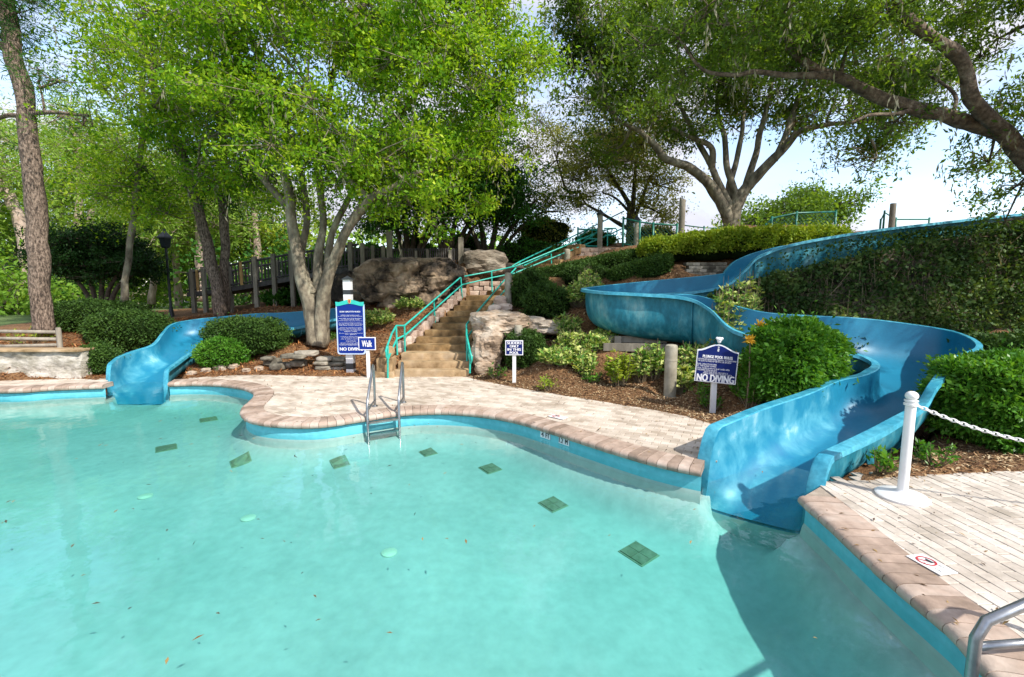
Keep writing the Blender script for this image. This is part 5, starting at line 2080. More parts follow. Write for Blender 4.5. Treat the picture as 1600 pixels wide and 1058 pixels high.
# ------------------------------------------------------------------ boardwalk on the left
bd = thing('wooden_boardwalk', 'raised dark timber boardwalk with picket railing behind the left slide', 'boardwalk', D(380, 490, 16))


def bw_at(u):
    t = (u - 292) / (560 - 292)
    return 17.2 - 2.6 * t


def bwp(u, v):
    return D(u, v, bw_at(u))


def lin(u, pts):
    for (u0, v0), (u1, v1) in zip(pts, pts[1:]):
        if u <= u1:
            return v0 + (v1 - v0) * (u - u0) / (u1 - u0)
    return pts[-1][1]


deckl = [(292, 457), (357, 450), (400, 442), (460, 431), (560, 416)]
raill = [(292, 426), (357, 412), (400, 405), (460, 394), (560, 380)]
us = [292, 340, 400, 460, 510, 560]
for a, b_ in zip(us, us[1:]):
    A1, B1 = bwp(a, lin(a, deckl) + 3), bwp(b_, lin(b_, deckl) + 3)
    d = B1 - A1
    MB().add([A1 + Vector((0, 0, .07)), B1 + Vector((0, 0, .07)), B1 - Vector((0, 0, .09)), A1 - Vector((0, 0, .09)), A1 + Vector((0, 1.6, .07)), B1 + Vector((0, 1.6, .07)), B1 + Vector((0, 1.6, -.09)), A1 + Vector((0, 1.6, -.09))],
             [(0, 3, 2, 1), (4, 5, 6, 7), (0, 1, 5, 4), (3, 7, 6, 2), (0, 4, 7, 3), (1, 2, 6, 5)]).build('deck_beam', M['darkwood'], bd)
for back in (0, 1.5):
    MB().tube([bwp(u, lin(u, raill) + 2) + Vector((0, back, 0)) for u in us], .04, 4).build('hand_rail', M['darkwood'], bd)
    MB().tube([bwp(u, lin(u, deckl) - 3) + Vector((0, back, 0)) for u in us], .03, 4).build('bottom_rail', M['darkwood'], bd)
for u in (301, 319, 357, 399, 428, 456, 500, 548):
    top = bwp(u, lin(u, raill) - 3)
    bt = bwp(u, 492)
    zb = H(bt.x, bt.y) - .05
    MB().box((top.x, top.y - .06, (top.z + zb) / 2), (.13, .13, top.z - zb)).build('post', M['oldwood'], bd)
    MB().box((top.x, top.y + 1.5, (top.z + zb) / 2), (.13, .13, top.z - zb)).build('post', M['oldwood'], bd)
for u in (309, 377):
    a, b_ = bwp(u, lin(u, raill)), bwp(u, lin(u, deckl) - 1)
    MB().box(((a.x), a.y - .05, (a.z + b_.z) / 2), (.09, .05, a.z - b_.z)).build('picket', M['yellowwood'], bd)
pk = MB()
u = 294.0
while u < 556:
    for back in (0, 1.5):
        a, b_ = bwp(u, lin(u, raill) + 2), bwp(u, lin(u, deckl))
        pk.box((a.x, a.y + back, (a.z + b_.z) / 2), (.032, .03, a.z - b_.z))
    u += 5.2
stuff(pk.build('pickets', M['darkwood'], bd))

pf = thing('picket_fence', 'weathered picket fence with tall posts on top of the dark rock', 'fence', D(640, 405, 15.8))
for (u, v, w) in ((566, 380, .12), (582, 384, .1), (599, 384, .12), (608, 360, .17), (627, 390, .08), (650, 392, .08), (668, 390, .08), (703, 391, .1), (720, 371, .16)):
    a, b_ = D(u, v, 15.9), D(u, 412, 15.9)
    zb = min(b_.z, H(a.x, 15.9)) - .1
    MB().box((a.x, 15.9, (a.z + zb) / 2), (w, w, a.z - zb)).build('post', M['oldwood'], pf)
for v in (390, 404):
    MB().box(D(640, v, 16.0), (4.2, .04, .07)).build('rail', M['darkwood'], pf)
for i in range(50):
    a, b_ = D(560 + i * 3.4, 388, 15.95), D(560, 410, 15.95)
    MB().box((a.x, 15.95, (a.z + b_.z) / 2), (.035, .025, a.z - b_.z)).build('picket', M['darkwood'], pf)

# ------------------------------------------------------------------ lantern post on the left
g = D(268, 492, 16.5)
zb = H(g.x, 16.5)
ll = thing('lantern_post', 'dark lantern on a slim pole between the trees on the left', 'lamp post', (g.x, 16.5, zb))
zt = D(266, 388, 16.5).z
MB().lathe((g.x, 16.5, zb), [(.10, 0), (.06, .3), (.045, .4), (.04, zt - zb)], 10).build('pole', M['black'], ll, smooth=True, sharp=40)
zl = D(266, 366, 16.5).z
MB().lathe((g.x, 16.5, zt), [(.10, 0), (.16, .05), (.20, (zl - zt) * .7), (.20, (zl - zt) * .72)], 6).build('lantern_glass', M['glassdark'], ll)
MB().lathe((g.x, 16.5, zt + (zl - zt) * .72), [(.27, 0), (.25, .04), (.06, .22), (.03, .32)], 6).build('lantern_roof', M['black'], ll)

# ------------------------------------------------------------------ far house on the left
hb = thing('beige_house', 'low beige house far behind the trees on the left', 'house', (-33, 46, 0))
a, b_ = D(205, 486, 45), D(345, 462, 45)
zz0 = min(a.z, H(a.x, 45)) - .5
MB().box(((a.x + b_.x) / 2, 48, (b_.z + zz0) / 2), (b_.x - a.x, 6, b_.z - zz0)).build('wall', M['beige'], hb)
MB().add([(a.x - .6, 44.5, b_.z), (b_.x + .6, 44.5, b_.z), (b_.x + .6, 51.5, b_.z), (a.x - .6, 51.5, b_.z), (a.x + 1.5, 48, b_.z + 1.2), (b_.x - 1.5, 48, b_.z + 1.2)],
         [(0, 1, 5, 4), (1, 2, 5), (2, 3, 4, 5), (3, 0, 4), (3, 2, 1, 0)]).build('roof', M['roof'], hb)
for u in (225, 240, 256, 290, 320):
    q = D(u, 474, 45)
    w_ = MB().box((q.x, 44.96, q.z), (.7, .1, .8)).build('window', M['glassdark'], hb)
    MB().box((q.x, 44.90, q.z), (.06, .04, .8)).build('frame', M['white_wood'], w_)

# ================================================================== TREES
# main multi-trunk tree in the middle
B0 = Z(500, 540, .5)
Ym = 12.0
b0 = D(496, 538, Ym)
limbs = [
    ([D(492, 540, Ym), D(488, 500, Ym), D(478, 450, Ym), D(462, 380, Ym), D(450, 300, 12.1), D(430, 230, 12.2), D(412, 190, 12.3)], .24, .07),
    ([D(500, 540, Ym), D(502, 500, Ym - .05), D(508, 455, 11.9), D(525, 400, 11.8), D(548, 350, 11.6), D(580, 310, 11.4), D(605, 298, 11.2), D(650, 270, 11.2)], .22, .06),
    ([D(497, 520, Ym + .1), D(496, 460, 12.15), D(498, 400, 12.2), D(505, 350, 12.4), D(500, 250, 12.5), D(520, 120, 12.6), D(540, -40, 12.6)], .16, .05),
    ([D(505, 520, Ym), D(510, 460, 12.1), D(512, 400, 12.3), D(530, 340, 12.5), D(590, 230, 12.6), D(660, 130, 12.6), D(700, 40, 12.6)], .14, .04),
    ([D(488, 460, Ym), D(470, 400, 12.3), D(480, 330, 12.5), D(450, 200, 12.6), D(400, 80, 12.7)], .13, .05),
    ([D(455, 330, 12.1), D(420, 290, 12.3), D(390, 250, 12.4), D(360, 200, 12.6), D(300, 130, 12.6)], .10, .04),
]
blobs = [(480, 130, 11.6, 190, 120, 2.2), (690, 120, 12, 140, 120, 2.0), (310, 110, 12, 150, 100, 2.0), (610, 250, 11.2, 130, 75, 1.5), (420, 270, 12.4, 120, 65, 1.3, .7),
         (760, 230, 12.5, 85, 85, 1.4), (225, 60, 12.8, 70, 60, 1.4, .5), (560, 20, 12, 230, 80, 2.3), (370, 10, 12, 170, 80, 2.2, .8), (740, 30, 12.2, 90, 80, 1.8), (640, 320, 11.8, 60, 32, .9), (550, -120, 12.5, 300, 90, 2.5, .5), (500, 230, 11.0, 110, 60, 1.2),
         (790, 130, 12.4, 50, 90, 1.2), (310, 255, 12.6, 70, 45, 1.2, .7), (240, 170, 12.6, 80, 50, 1.2, .7)]
tree('shade_tree', 'large bright green many-trunked tree left of the stairs, crown filling the upper left', b0, limbs, blobs, 130000, .118, .056, M['leaf_bright'], M['bark_oak'], clump=.30, per=40, macro_n=14, macro_r=2.5, seed=2, moss=900)

# tall pine at far left
limbs = [([D(68, 518, 11.8), D(66, 480, 11.8), D(62, 400, 11.8), D(50, 260, 11.8), D(36, 150, 11.8), D(18, 60, 11.8), D(5, -20, 11.8), D(-10, -150, 11.8)], .235, .15),
         ([D(42, 178, 11.8), D(70, 176, 11.7), D(100, 177, 11.6), D(138, 181, 11.5)], .07, .03), ([D(40, 185, 11.8), D(15, 180, 11.9), D(-20, 190, 12)], .07, .04),
         ([D(70, 176, 11.7), D(66, 150, 11.7), D(60, 130, 11.7)], .03, .015), ([D(22, 80, 11.8), D(0, 70, 11.8), D(-30, 30, 11.8)], .1, .06)]
tree('pine_tree', 'tall rough-barked pine trunk standing at the far left edge behind the log fence', D(68, 518, 11.8), limbs,
     [(60, 110, 11.6, 30, 18, .5), (85, 125, 11.5, 30, 16, .5), (130, 195, 11.5, 35, 12, .5), (30, 20, 11.7, 60, 30, .9), (-20, 60, 11.8, 40, 40, .9), (-20, 215, 12, 30, 18, .6), (40, -60, 11.8, 90, 50, 1.5)], 9000, .18, .018, M['leaf_dark'], M['bark_pine'], clump=.3, per=60, seed=3, needles=True, seg=14)


def slim(label, base_uv, Y, pts, r0, r1, blobs, n, leaf, bark, seed, name='pine_tree', L_=.22, W_=.035, needles=True, group=None, clump=.5, per=50, **kw):
    return tree(name, label, D(*base_uv, Y), [([D(u, v, Y) for u, v in pts], r0, r1)], blobs, n, L_, W_, leaf, bark, seed=seed, needles=needles, group=group, clump=clump, per=per, **kw)


slim('leaning dark pine trunk crossing in front of the boardwalk', (346, 492), 14.6, [(346, 495), (338, 450), (325, 390), (305, 310), (285, 240), (262, 190), (240, 130), (225, 60)], .19, .11,
     [(240, 90, 14.6, 80, 60, 1.4), (280, 200, 14.8, 70, 40, 1.2)], 12000, M['leaf_bright'], M['bark_pine'], 5, L_=.12, W_=.05, needles=False)
slim('upright dark pine trunk just right of the leaning one', (353, 490), 15.0, [(352, 493), (351, 440), (351, 380), (347, 300), (350, 200), (352, 80)], .16, .10,
     [(350, 200, 15.2, 60, 50, 1.2), (360, 300, 15.2, 45, 25, 1)], 9000, M['leaf_dark'], M['bark_pine'], 6, L_=.12, W_=.05, needles=False)
slim('thin crooked trunk rising in front of the round dark topiary tree', (194, 470), 14.0, [(194, 472), (197, 430), (204, 380), (212, 310), (218, 250), (224, 190), (222, 120)], .10, .06,
     [(222, 260, 14.2, 60, 50, 1.0), (200, 300, 14.2, 50, 30, .8), (250, 330, 14.4, 40, 25, .8)], 9000, M['leaf_bright'], M['bark_oak'], 7, name='slim_tree', L_=.11, W_=.05, needles=False)

bgp = [((24, 470), 24, [(44, 470), (42, 400), (30, 345), (5, 290), (-20, 250)], .35, 'pale leaning trunk behind the tall pine at the left edge'),
       ((122, 465), 30, [(121, 470), (121, 400), (122, 340), (125, 280), (126, 220)], .26, 'pale pine behind the round topiary, left of its pair'),
       ((140, 465), 31, [(138, 470), (138, 400), (142, 340), (150, 300), (155, 240)], .24, 'pale pine behind the round topiary, right of its pair'),
       ((98, 465), 34, [(100, 470), (97, 400), (94, 330), (90, 250)], .26, 'pale pine seen right beside the tall left pine'),
       ((236, 470), 26, [(237, 475), (242, 420), (246, 360), (250, 300)], .2, 'slender pine left of the lantern post'),
       ((277, 480), 27, [(280, 485), (276, 420), (273, 370), (276, 300)], .22, 'slender pine right behind the lantern post'),
       ((312, 470), 24, [(314, 470), (314, 420), (313, 370), (310, 310)], .30, 'pale sunlit pine behind the boardwalk end'),
       ((402, 420), 26, [(405, 470), (403, 400), (398, 350), (396, 300)], .25, 'pale trunk behind the boardwalk railing'),
       ((30, 470), 36, [(-40, 470), (-40, 400), (-35, 300), (-30, 200)], .3, 'far pine beyond the left border')]
for i, (b_, Y, pts, r_, lab) in enumerate(bgp):
    t = pts[-1]
    slim(lab, b_, Y, pts, r_, r_ * .6, [(t[0] + random.randint(-20, 20), t[1] + 20, Y, 55, 38, 2.2), (t[0] + random.randint(-50, 50), t[1] + 70, Y + 1, 45, 24, 2), (t[0] + random.randint(-30, 30), t[1] - 30, Y, 40, 30, 2)], 7500, M['leaf_pine'], M['bark_pale'], 20 + i, L_=.32, W_=.07, group='background pines on the left', clump=.8, per=40, twig_r=.025)

bgt = [(30, 390, 32, 90, 60, 'leaf_bg', 'soft light green tree in the background at the left edge'), (95, 420, 30, 50, 40, 'leaf_dark', 'dark shrubby tree behind the tall left pine'), (180, 350, 36, 80, 35, 'leaf_pine', 'yellow green tree behind the topiary tree'),
       (235, 420, 32, 45, 55, 'leaf_bg', 'bright green tree left of the lantern'), (300, 400, 31, 60, 60, 'leaf_bg', 'bright green tree behind the lantern post'), (380, 380, 30, 60, 50, 'leaf_bg', 'green tree behind the boardwalk railing'),
       (430, 350, 29, 55, 60, 'leaf_yellow', 'yellow green tree seen left of the many-trunked tree'), (440, 440, 22, 60, 45, 'leaf_dark', 'dark leafy tree under the boardwalk'), (20, 330, 28, 70, 45, 'leaf_pine', 'light pine foliage at the upper left edge'), (-20, 450, 20, 60, 60, 'leaf_bg', 'green bush like tree at the left border')]
for i, (u, v, Y, ru, rv, lf_, lab) in enumerate(bgt):
    g = D(u, 475, Y)
    zb = H(g.x, Y)
    base = Vector((g.x, Y, zb))
    tree('background_tree', lab, base, [([base, base.lerp(D(u, v, Y), .5) + Vector((.2, 0, 0)), D(u, v, Y)], .22, .08)],
         [(u, v, Y, ru, rv, 2.5), (u - ru * .5, v + rv * .4, Y + 1, ru * .6, rv * .6, 2), (u + ru * .5, v + rv * .35, Y - 1, ru * .6, rv * .6, 2)], 6500, .24, .12, M[lf_], M['bark_dark'], seed=50 + i, clump=.8, per=40, twig_r=.02, group='background trees beyond the garden', flat=.8)

# far-off wood behind everything on the left and centre
rng = np.random.default_rng(77)
n = 60000
uu = rng.uniform(-500, 900, n)
YY = rng.uniform(42, 60, n)
top = 330 + 30 * np.sin(uu / 60) + 18 * np.sin(uu / 23 + 2) + np.clip((uu - 450) / 8, 0, 60)
vv = top + (485 - top) * rng.uniform(0, 1, n) ** .8
C = np.array([tuple(D(a, b_, c_)) for a, b_, c_ in zip(uu, vv, YY)])
gg = np.floor(C / 1.6)
keep = rng.random(n) < (.0 + .6 * (np.sin(gg[:, 0] * 12.9 + gg[:, 2] * 78.2 + gg[:, 1] * 3.1) * .5 + .5))
C = C[keep]
stuff(mesh_np('distant_woodland', leaf_geo(C, .75, .45, None, .4, .5, .25, rng), quads(len(C)), M['leaf_pine'], origin=(0, 50, 0)))

# round dark topiary tree
b_ = D(155, 470, 15.5)
zb = H(b_.x, 15.5)
base = Vector((b_.x, 15.5, zb))
tt = tree('topiary_tree', 'dark dome-shaped clipped tree with many crooked stems behind the left hedge', base,
          [([base + Vector((dx * .15, 0, 0)), D(155 + dx * 18, 455, 15.5), D(155 + dx * 40, 425, 15.5), D(155 + dx * 55, 400, 15.5)], .09, .04) for dx in (-1.2, -.5, .2, .8, 1.4)],
          [(155, 405, 15.5, 76, 36, 1.5), (155, 395, 15.5, 60, 38, 1.4), (205, 418, 15.4, 40, 20, 1.0), (105, 412, 15.4, 35, 26, 1.0)], 42000, .09, .045, M['leaf_topiary'], M['bark_dark'], seed=9, clump=.22, per=60, cat='topiary')

# dark trees behind the rocks
for i, (u, Y, sp_, lab) in enumerate(((640, 19, -1, 'dark leafy tree behind the picket fence, left of its neighbour'), (700, 18.5, 0, 'dark leafy tree right behind the big outcrop'), (762, 19, 1, 'dark spreading tree behind the stair landing with low limbs'))):
    g = D(u, 395, Y)
    zb = H(g.x, Y)
    base = Vector((g.x, Y, zb))
    limbs = []
    for k, (du, dv, rr) in enumerate(((-45, 300, .13), (-15, 280, .15), (20, 290, .14), (60, 310, .12), (85, 330, .09))):
        du2 = du * (1 if i < 2 else 1.3)
        limbs.append(([base, D(u + du2 * .35, 370, Y), D(u + du2 * .7, 335, Y), D(u + du2, dv, Y)], rr, rr * .4))
    bl = [(u - 20, 290, Y, 75, 55, 2.2), (u + 45, 270, Y, 60, 60, 2), (u, 220, Y, 60, 50, 2), (u - 50, 330, Y + 1, 45, 28, 1.6, .8)] if i < 2 else [(u, 300, Y, 60, 45, 2), (u + 35, 330, Y, 45, 24, 1.5), (u - 30, 250, Y, 50, 50, 1.8)]
    tree('evergreen_tree', lab, base, limbs, bl, 26000, .15, .07, M['leaf_dark'], M['bark_dark'], seed=70 + i, clump=.5, per=60, twig_r=.014, group='dark trees behind the rocks')
# under-canopy shrubs behind the boardwalk and fence
for i, (u0, u1, vt, Y) in enumerate(((455, 545, 400, 17.5), (540, 620, 385, 18.0), (610, 690, 372, 20), (690, 760, 368, 21), (420, 480, 455, 16.8))):
    shrub_px('evergreen_shrub', ['dark shrub behind the boardwalk near the many-trunked tree', 'dark shrub behind the left end of the picket fence', 'dark shrub behind the middle of the picket fence', 'dark shrub behind the tall fence post', 'low dark shrub under the boardwalk'][i], u0, u1, vt, Y, 1.0, 7000, M['leaf_dark'], Lf=.14, Wf=.07, lump=.2, seed=90 + i, depth=.25, group='dark shrubs behind the fences')

# sparse olive tree at the hilltop
g = D(985, 378, 20)
base = Vector((g.x, 20, H(g.x, 20)))
limbs = [([base, D(984, 345, 20), D(982, 320, 20), D(965, 290, 20), D(945, 260, 20)], .20, .05), ([D(984, 350, 20), D(990, 310, 20), D(992, 270, 20), D(1000, 220, 20)], .14, .04), ([D(984, 355, 20), D(1000, 320, 20), D(1015, 280, 20), D(1040, 250, 20)], .11, .04),
         ([D(982, 358, 20), D(960, 345, 20), D(935, 330, 20), D(915, 318, 20), D(905, 300, 20)], .10, .03), ([D(982, 330, 20), D(962, 310, 20), D(940, 300, 20)], .07, .03)]
tree('sparse_tree', 'sparse olive-leaved tree on the hilltop between the gate and the timber post', base, limbs,
     [(940, 260, 20, 80, 45, 2.4), (1000, 230, 20, 80, 50, 2.4), (1030, 290, 20, 45, 40, 1.8), (900, 310, 20, 50, 30, 2), (870, 250, 20, 50, 50, 2), (960, 200, 20, 90, 40, 2.2), (1035, 335, 19, 25, 25, 1)], 34000, .13, .055, M['leaf_olive'], M['bark_dark'], seed=11, clump=.42, per=34, twig_r=.012)
for i, (u, vt, Y, ru, lf_, lab) in enumerate(((850, 340, 21, 40, 'leaf_olive', 'olive bush on the slope behind the handrail'), (930, 362, 22, 30, 'leaf_dark', 'dark conical bush behind the green gate'), (1020, 355, 20, 40, 'leaf_olive', 'bush behind the hilltop mesh fence'), (820, 375, 18.5, 45, 'leaf_dark', 'low green bush behind the sloping rock'), (870, 385, 18.0, 40, 'leaf_hedge', 'clipped green bush on the slope above the landing'))):
    shrub_px('hilltop_bush', lab, u - ru, u + ru, vt, Y, .9, 6500, M[lf_], Lf=.12, Wf=.06, lump=.25, seed=110 + i, depth=.3, group='bushes on the hilltop')

# big oak on the hill
Yo = 16.0
base = D(1143, 360, Yo)
base.z = min(base.z, H(base.x, Yo))
limbs = [([base, D(1140, 345, Yo), D(1128, 318, Yo), D(1108, 290, Yo), D(1078, 262, 15.8), D(1045, 250, 15.6), D(1020, 225, 15.4), D(1000, 205, 15.2), D(965, 190, 15)], .27, .05),
         ([base, D(1146, 340, Yo), D(1152, 315, Yo), D(1170, 290, Yo), D(1195, 262, 15.8), D(1230, 225, 15.6), D(1250, 205, 15.4), D(1290, 195, 15.2), D(1340, 190, 15)], .29, .05),
         ([base, D(1142, 330, Yo), D(1130, 300, 16.1), D(1112, 262, 16.2), D(1092, 225, 16.3), D(1070, 180, 16.3), D(1040, 130, 16.3)], .18, .05),
         ([base, D(1147, 330, Yo), D(1148, 300, 16.1), D(1136, 262, 16.2), D(1132, 215, 16.3), D(1120, 170, 16.4), D(1130, 100, 16.4)], .18, .05),
         ([base, D(1150, 330, Yo), D(1163, 300, Yo), D(1175, 260, 16.1), D(1185, 220, 16.2), D(1200, 160, 16.3), D(1215, 90, 16.3)], .20, .05),
         ([base, D(1143, 325, 16.2), D(1140, 290, 16.3), D(1152, 250, 16.4), D(1160, 200, 16.5), D(1165, 140, 16.5)], .18, .05),
         ([D(1112, 262, 16.2), D(1110, 230, 16), D(1080, 215, 15.8), D(1050, 200, 15.6)], .12, .05),
         ([D(1210, 250, 15.7), D(1230, 205, 15.7), D(1245, 160, 15.7), D(1270, 110, 15.6)], .12, .05)]
blobs = [(940, 90, 14.8, 80, 75, 2.2), (1000, 40, 15, 120, 60, 2.5), (1060, 130, 15.4, 110, 60, 2.5), (1150, 60, 15.6, 120, 75, 2.8), (1250, 90, 15.5, 100, 70, 2.5), (940, 170, 15, 60, 35, 1.6, .8), (1020, 190, 15.4, 70, 35, 1.8, .7), (1300, 170, 15.2, 90, 38, 1.8, .8),
         (1390, 210, 14.8, 70, 30, 1.6, .8), (1430, 150, 14.8, 60, 50, 1.6, .8), (1180, -50, 15.8, 220, 60, 3, .6), (1240, 190, 15.8, 70, 35, 1.8, .5), (1360, 130, 15.5, 60, 40, 1.8), (1120, 180, 16.5, 80, 40, 2, .5), (960, 235, 16, 45, 22, 1.2, .6), (1370, 245, 14.8, 50, 15, 1.2, .5), (900, 30, 14.6, 50, 60, 1.6)]
tree('oak_tree', 'large spreading oak with many grey limbs on the hilltop above the yellow hedge', base, limbs, blobs, 76000, .14, .062, M['leaf_oak'], M['bark_oak'], seed=13, clump=.34, per=34, macro_n=14, macro_r=2.3, twig_r=.013, moss=500)

# foreground oak overhanging from the right
Yf = 8.6
base = D(1760, 600, Yf)
base.z = H(base.x, Yf) - .1
limbs = [([base, D(1720, 430, Yf), D(1660, 330, Yf), D(1600, 245, Yf), D(1570, 212, Yf), D(1500, 188, 8.5), D(1430, 170, 8.4), D(1370, 152, 8.4), D(1320, 125, 8.4), D(1280, 112, 8.3), D(1245, 90, 8.3), D(1225, 50, 8.3), D(1200, 5, 8.3), D(1190, -60, 8.3)], .20, .03),
         ([D(1585, 225, Yf), D(1540, 180, 8.3), D(1515, 150, 8.1), D(1508, 110, 8.0), D(1490, 80, 7.9), D(1450, 55, 7.8), D(1420, 30, 7.8), D(1400, -10, 7.8), D(1390, -80, 7.8)], .13, .07),
         ([D(1300, 118, 8.3), D(1260, 118, 8.2), D(1225, 118, 8.2), D(1180, 112, 8.1), D(1150, 118, 8.0)], .07, .03),
         ([D(1430, 170, 8.4), D(1400, 178, 8.2), D(1360, 180, 8.1), D(1330, 192, 8.0)], .04, .02),
         ([D(1660, 330, Yf), D(1690, 200, 8.2), D(1700, 60, 8.0), D(1680, -100, 7.8)], .25, .10)]
blobs = [(1230, 60, 8.4, 110, 60, 1.3), (1330, 60, 8.4, 110, 55, 1.3), (1130, 40, 8.3, 90, 60, 1.2), (1440, 110, 9.4, 90, 50, 1.0, .45), (1560, 60, 9.8, 70, 70, 1.2, .4), (1590, 180, 9.6, 50, 50, .8, .35), (1545, 255, 9.2, 50, 25, .8, .4), (1590, 290, 9.2, 35, 30, .8, .5), (1400, 190, 8.6, 70, 22, .8, .45),
         (1250, -60, 8.4, 220, 60, 1.8, .8), (1500, -50, 8.6, 150, 60, 1.8, .8), (1660, 100, 8.2, 80, 100, 1.8), (1700, -60, 8.0, 150, 90, 2, .7), (1570, 345, 9.6, 40, 16, .6, .5), (1060, 60, 8.3, 60, 40, 1.0, .7), (1750, 250, 8.4, 80, 80, 1.8, .7), (3080, -590, 3.5, 400, 230, 1.8, .5), (2600, -420, 5.0, 200, 130, 1.1, .35)]  # final off-frame blobs are added crown, put there to shade the slide loop
tree('overhanging_oak', 'gnarled oak limbs reaching in from the right edge high over the slide', base, limbs, blobs, 62000, .095, .040, M['leaf_oak'], M['bark_brown'], seed=17, clump=.22, per=34, macro_n=12, macro_r=2.3, twig_r=.008, moss=350, seg=14)

# far trees under the sky on the right
for i, (u, v, Y, ru, rv, lab) in enumerate(((1215, 335, 38, 48, 22, 'distant round olive tree seen right of the big oak trunk'), (1285, 322, 40, 40, 24, 'distant olive tree seen above the curved mesh fence'))):
    g = D(u, 360, Y)
    base = Vector((g.x, Y, H(g.x, Y)))
    tree('distant_tree', lab, base, [([base, D(u, v + 10, Y), D(u, v, Y)], .3, .1)], [(u, v, Y, ru, rv, 3), (u - ru * .5, v + 12, Y, ru * .5, rv * .6, 2), (u + ru * .5, v + 10, Y, ru * .5, rv * .6, 2)], 7000, .30, .16, M['leaf_oak'], M['bark_dark'], seed=130 + i, clump=.8, per=40, twig_r=.03, group='distant trees under the sky', flat=.7)

# ================================================================== SHRUBS AND HEDGES
_hg = [('long clipped hedge behind the rail fence left of the big pine', 82, 205, 472, 12.9, .8, 14000), ('rounded green hedge just left of the slide curve', 142, 262, 487, 12.2, .7, 14000)]
shrub_px('clipped_hedge', _hg[0][0], 80, 212, 470, 13.4, .9, 15000, M['leaf_hedge'], p=3.2, Lf=.07, Wf=.035, seed=201, cat='hedge')
shrub_px('clipped_hedge', _hg[1][0], 140, 262, 486, 12.6, .7, 15000, M['leaf_hedge'], p=2.8, Lf=.07, Wf=.035, seed=202, cat='hedge')
shrub_px('clipped_bush', 'low grey-green bush between the retaining wall and the left slide mouth', 124, 178, 538, 10.5, .40, 11000, M['leaf_hedge'], p=2.3, Lf=.06, Wf=.03, seed=203)
shrub_px('clipped_bush', 'wide clipped hedge behind the little round topiary ball', 322, 446, 497, 11.6, .55, 16000, M['leaf_hedge'], vb=548, p=3.0, Lf=.06, Wf=.03, seed=204, cat='hedge')
shrub_px('topiary_ball', 'small round topiary ball by the inner edge of the left slide', 311, 382, 527, 11.0, .55, 12000, M['leaf_box'], vb=573, p=2.2, Lf=.05, Wf=.025, seed=205, cat='topiary')
shrub_px('round_bush', 'dark rounded bush right behind the small sliders only sign', 788, 852, 516, 10.35, .5, 11000, M['leaf_hedge'], vb=572, p=2.4, Lf=.055, Wf=.028, seed=206)
shrub_px('spreading_yew', 'dark spreading evergreen beside the tall concrete post', 798, 862, 424, 13.0, .7, 9000, M['leaf_hedge'], vb=478, p=2.3, lump=.2, Lf=.09, Wf=.03, seed=207)
shrub_px('spreading_yew', 'lower dark evergreen mound beneath the other one', 818, 892, 446, 12.2, .7, 9000, M['leaf_hedge'], vb=495, p=2.3, lump=.2, Lf=.09, Wf=.03, seed=208)
# terraced dark hedges
hedge_run('clipped_hedge', 'dark terraced hedge climbing the slope left of the upper slide, upper band', [(D(822, 440, 15.2).x, 15.2, 2.0, D(822, 425, 15.2).z), (D(880, 425, 15.0).x, 15.0, 2.2, D(880, 412, 15).z), (D(940, 405, 14.8).x, 14.8, 2.5, D(940, 399, 14.8).z), (D(1000, 390, 14.6).x, 14.6, 2.8, D(1000, 387, 14.6).z)], .7, M['leaf_hedge'], 15000, seed=210)
hedge_run('clipped_hedge', 'dark terraced hedge just above the upper bend of the slide, lower band', [(D(948, 430, 13.2).x, 13.2, 2.0, D(948, 420, 13.2).z), (D(1000, 420, 13.1).x, 13.1, 2.1, D(1000, 406, 13.1).z), (D(1050, 420, 13.0).x, 13.0, 2.2, D(1050, 394, 13.0).z)], .7, M['leaf_hedge'], 14000, seed=211)
shrub_px('clipped_bush', 'dark bush between the yew and the lower terraced hedge', 880, 955, 412, 13.9, .8, 9000, M['leaf_hedge'], vb=450, p=2.6, seed=212, lump=.15)
hedge_run('yellow_hedge', 'long yellow-green leafed hedge along the hilltop below the big oak', [(D(1000, 385, 14.6).x, 14.7, 2.7, D(1000, 377, 14.6).z), (D(1060, 380, 14.0).x, 14.2, 2.7, D(1060, 370, 14.2).z), (D(1150, 380, 13.4).x, 13.6, 2.7, D(1150, 359, 13.6).z), (D(1240, 370, 13).x, 13.2, 2.9, D(1240, 358, 13.2).z), (D(1325, 365, 12.8).x, 12.9, 3.0, D(1325, 357, 12.9).z)], 1.0, M['leaf_yellow'], 42000, Lf=.085, Wf=.045, seed=213, lump=.12, p=2.6)
# stone wall bit under the yellow hedge
sw = thing('stone_terrace_wall', 'short grey stone terrace wall in the shade under the yellow hedge', 'wall', D(1100, 430, 12.75))
for r_ in range(4):
    for i in range(6):
        q = D(1075 + i * 10.5 + (r_ % 2) * 4, 413 + r_ * 5.2, 12.7)
        MB().rbox(q, (.185, .25, .085), .012).build('block', M['rock_grey'], sw, smooth=True, sharp=35)

# big glossy bush between the slides
shrub_px('box_bush', 'big glossy green bush between the plunge pool sign and the slide', 1164, 1328, 504, 7.12, .47, 36000, M['leaf_box'], p=2.7, rz=R(27), Lf=.085, Wf=.038, seed=220, lump=.10, depth=.16, bias=.9)
shrub_px('box_bush', 'tall glossy hedge at the right edge behind the chain', 1488, 1700, 560, 5.75, .6, 42000, M['leaf_box'], p=3.4, Lf=.075, Wf=.034, seed=221, lump=.10, depth=.16, bias=.9)
shrub_px('box_bush', 'dark green hedge farther back at the right edge under the ivy wall', 1545, 1760, 522, 8.2, .8, 20000, M['leaf_hedge'], p=3.0, Lf=.08, Wf=.035, seed=222, lump=.12, depth=.18)

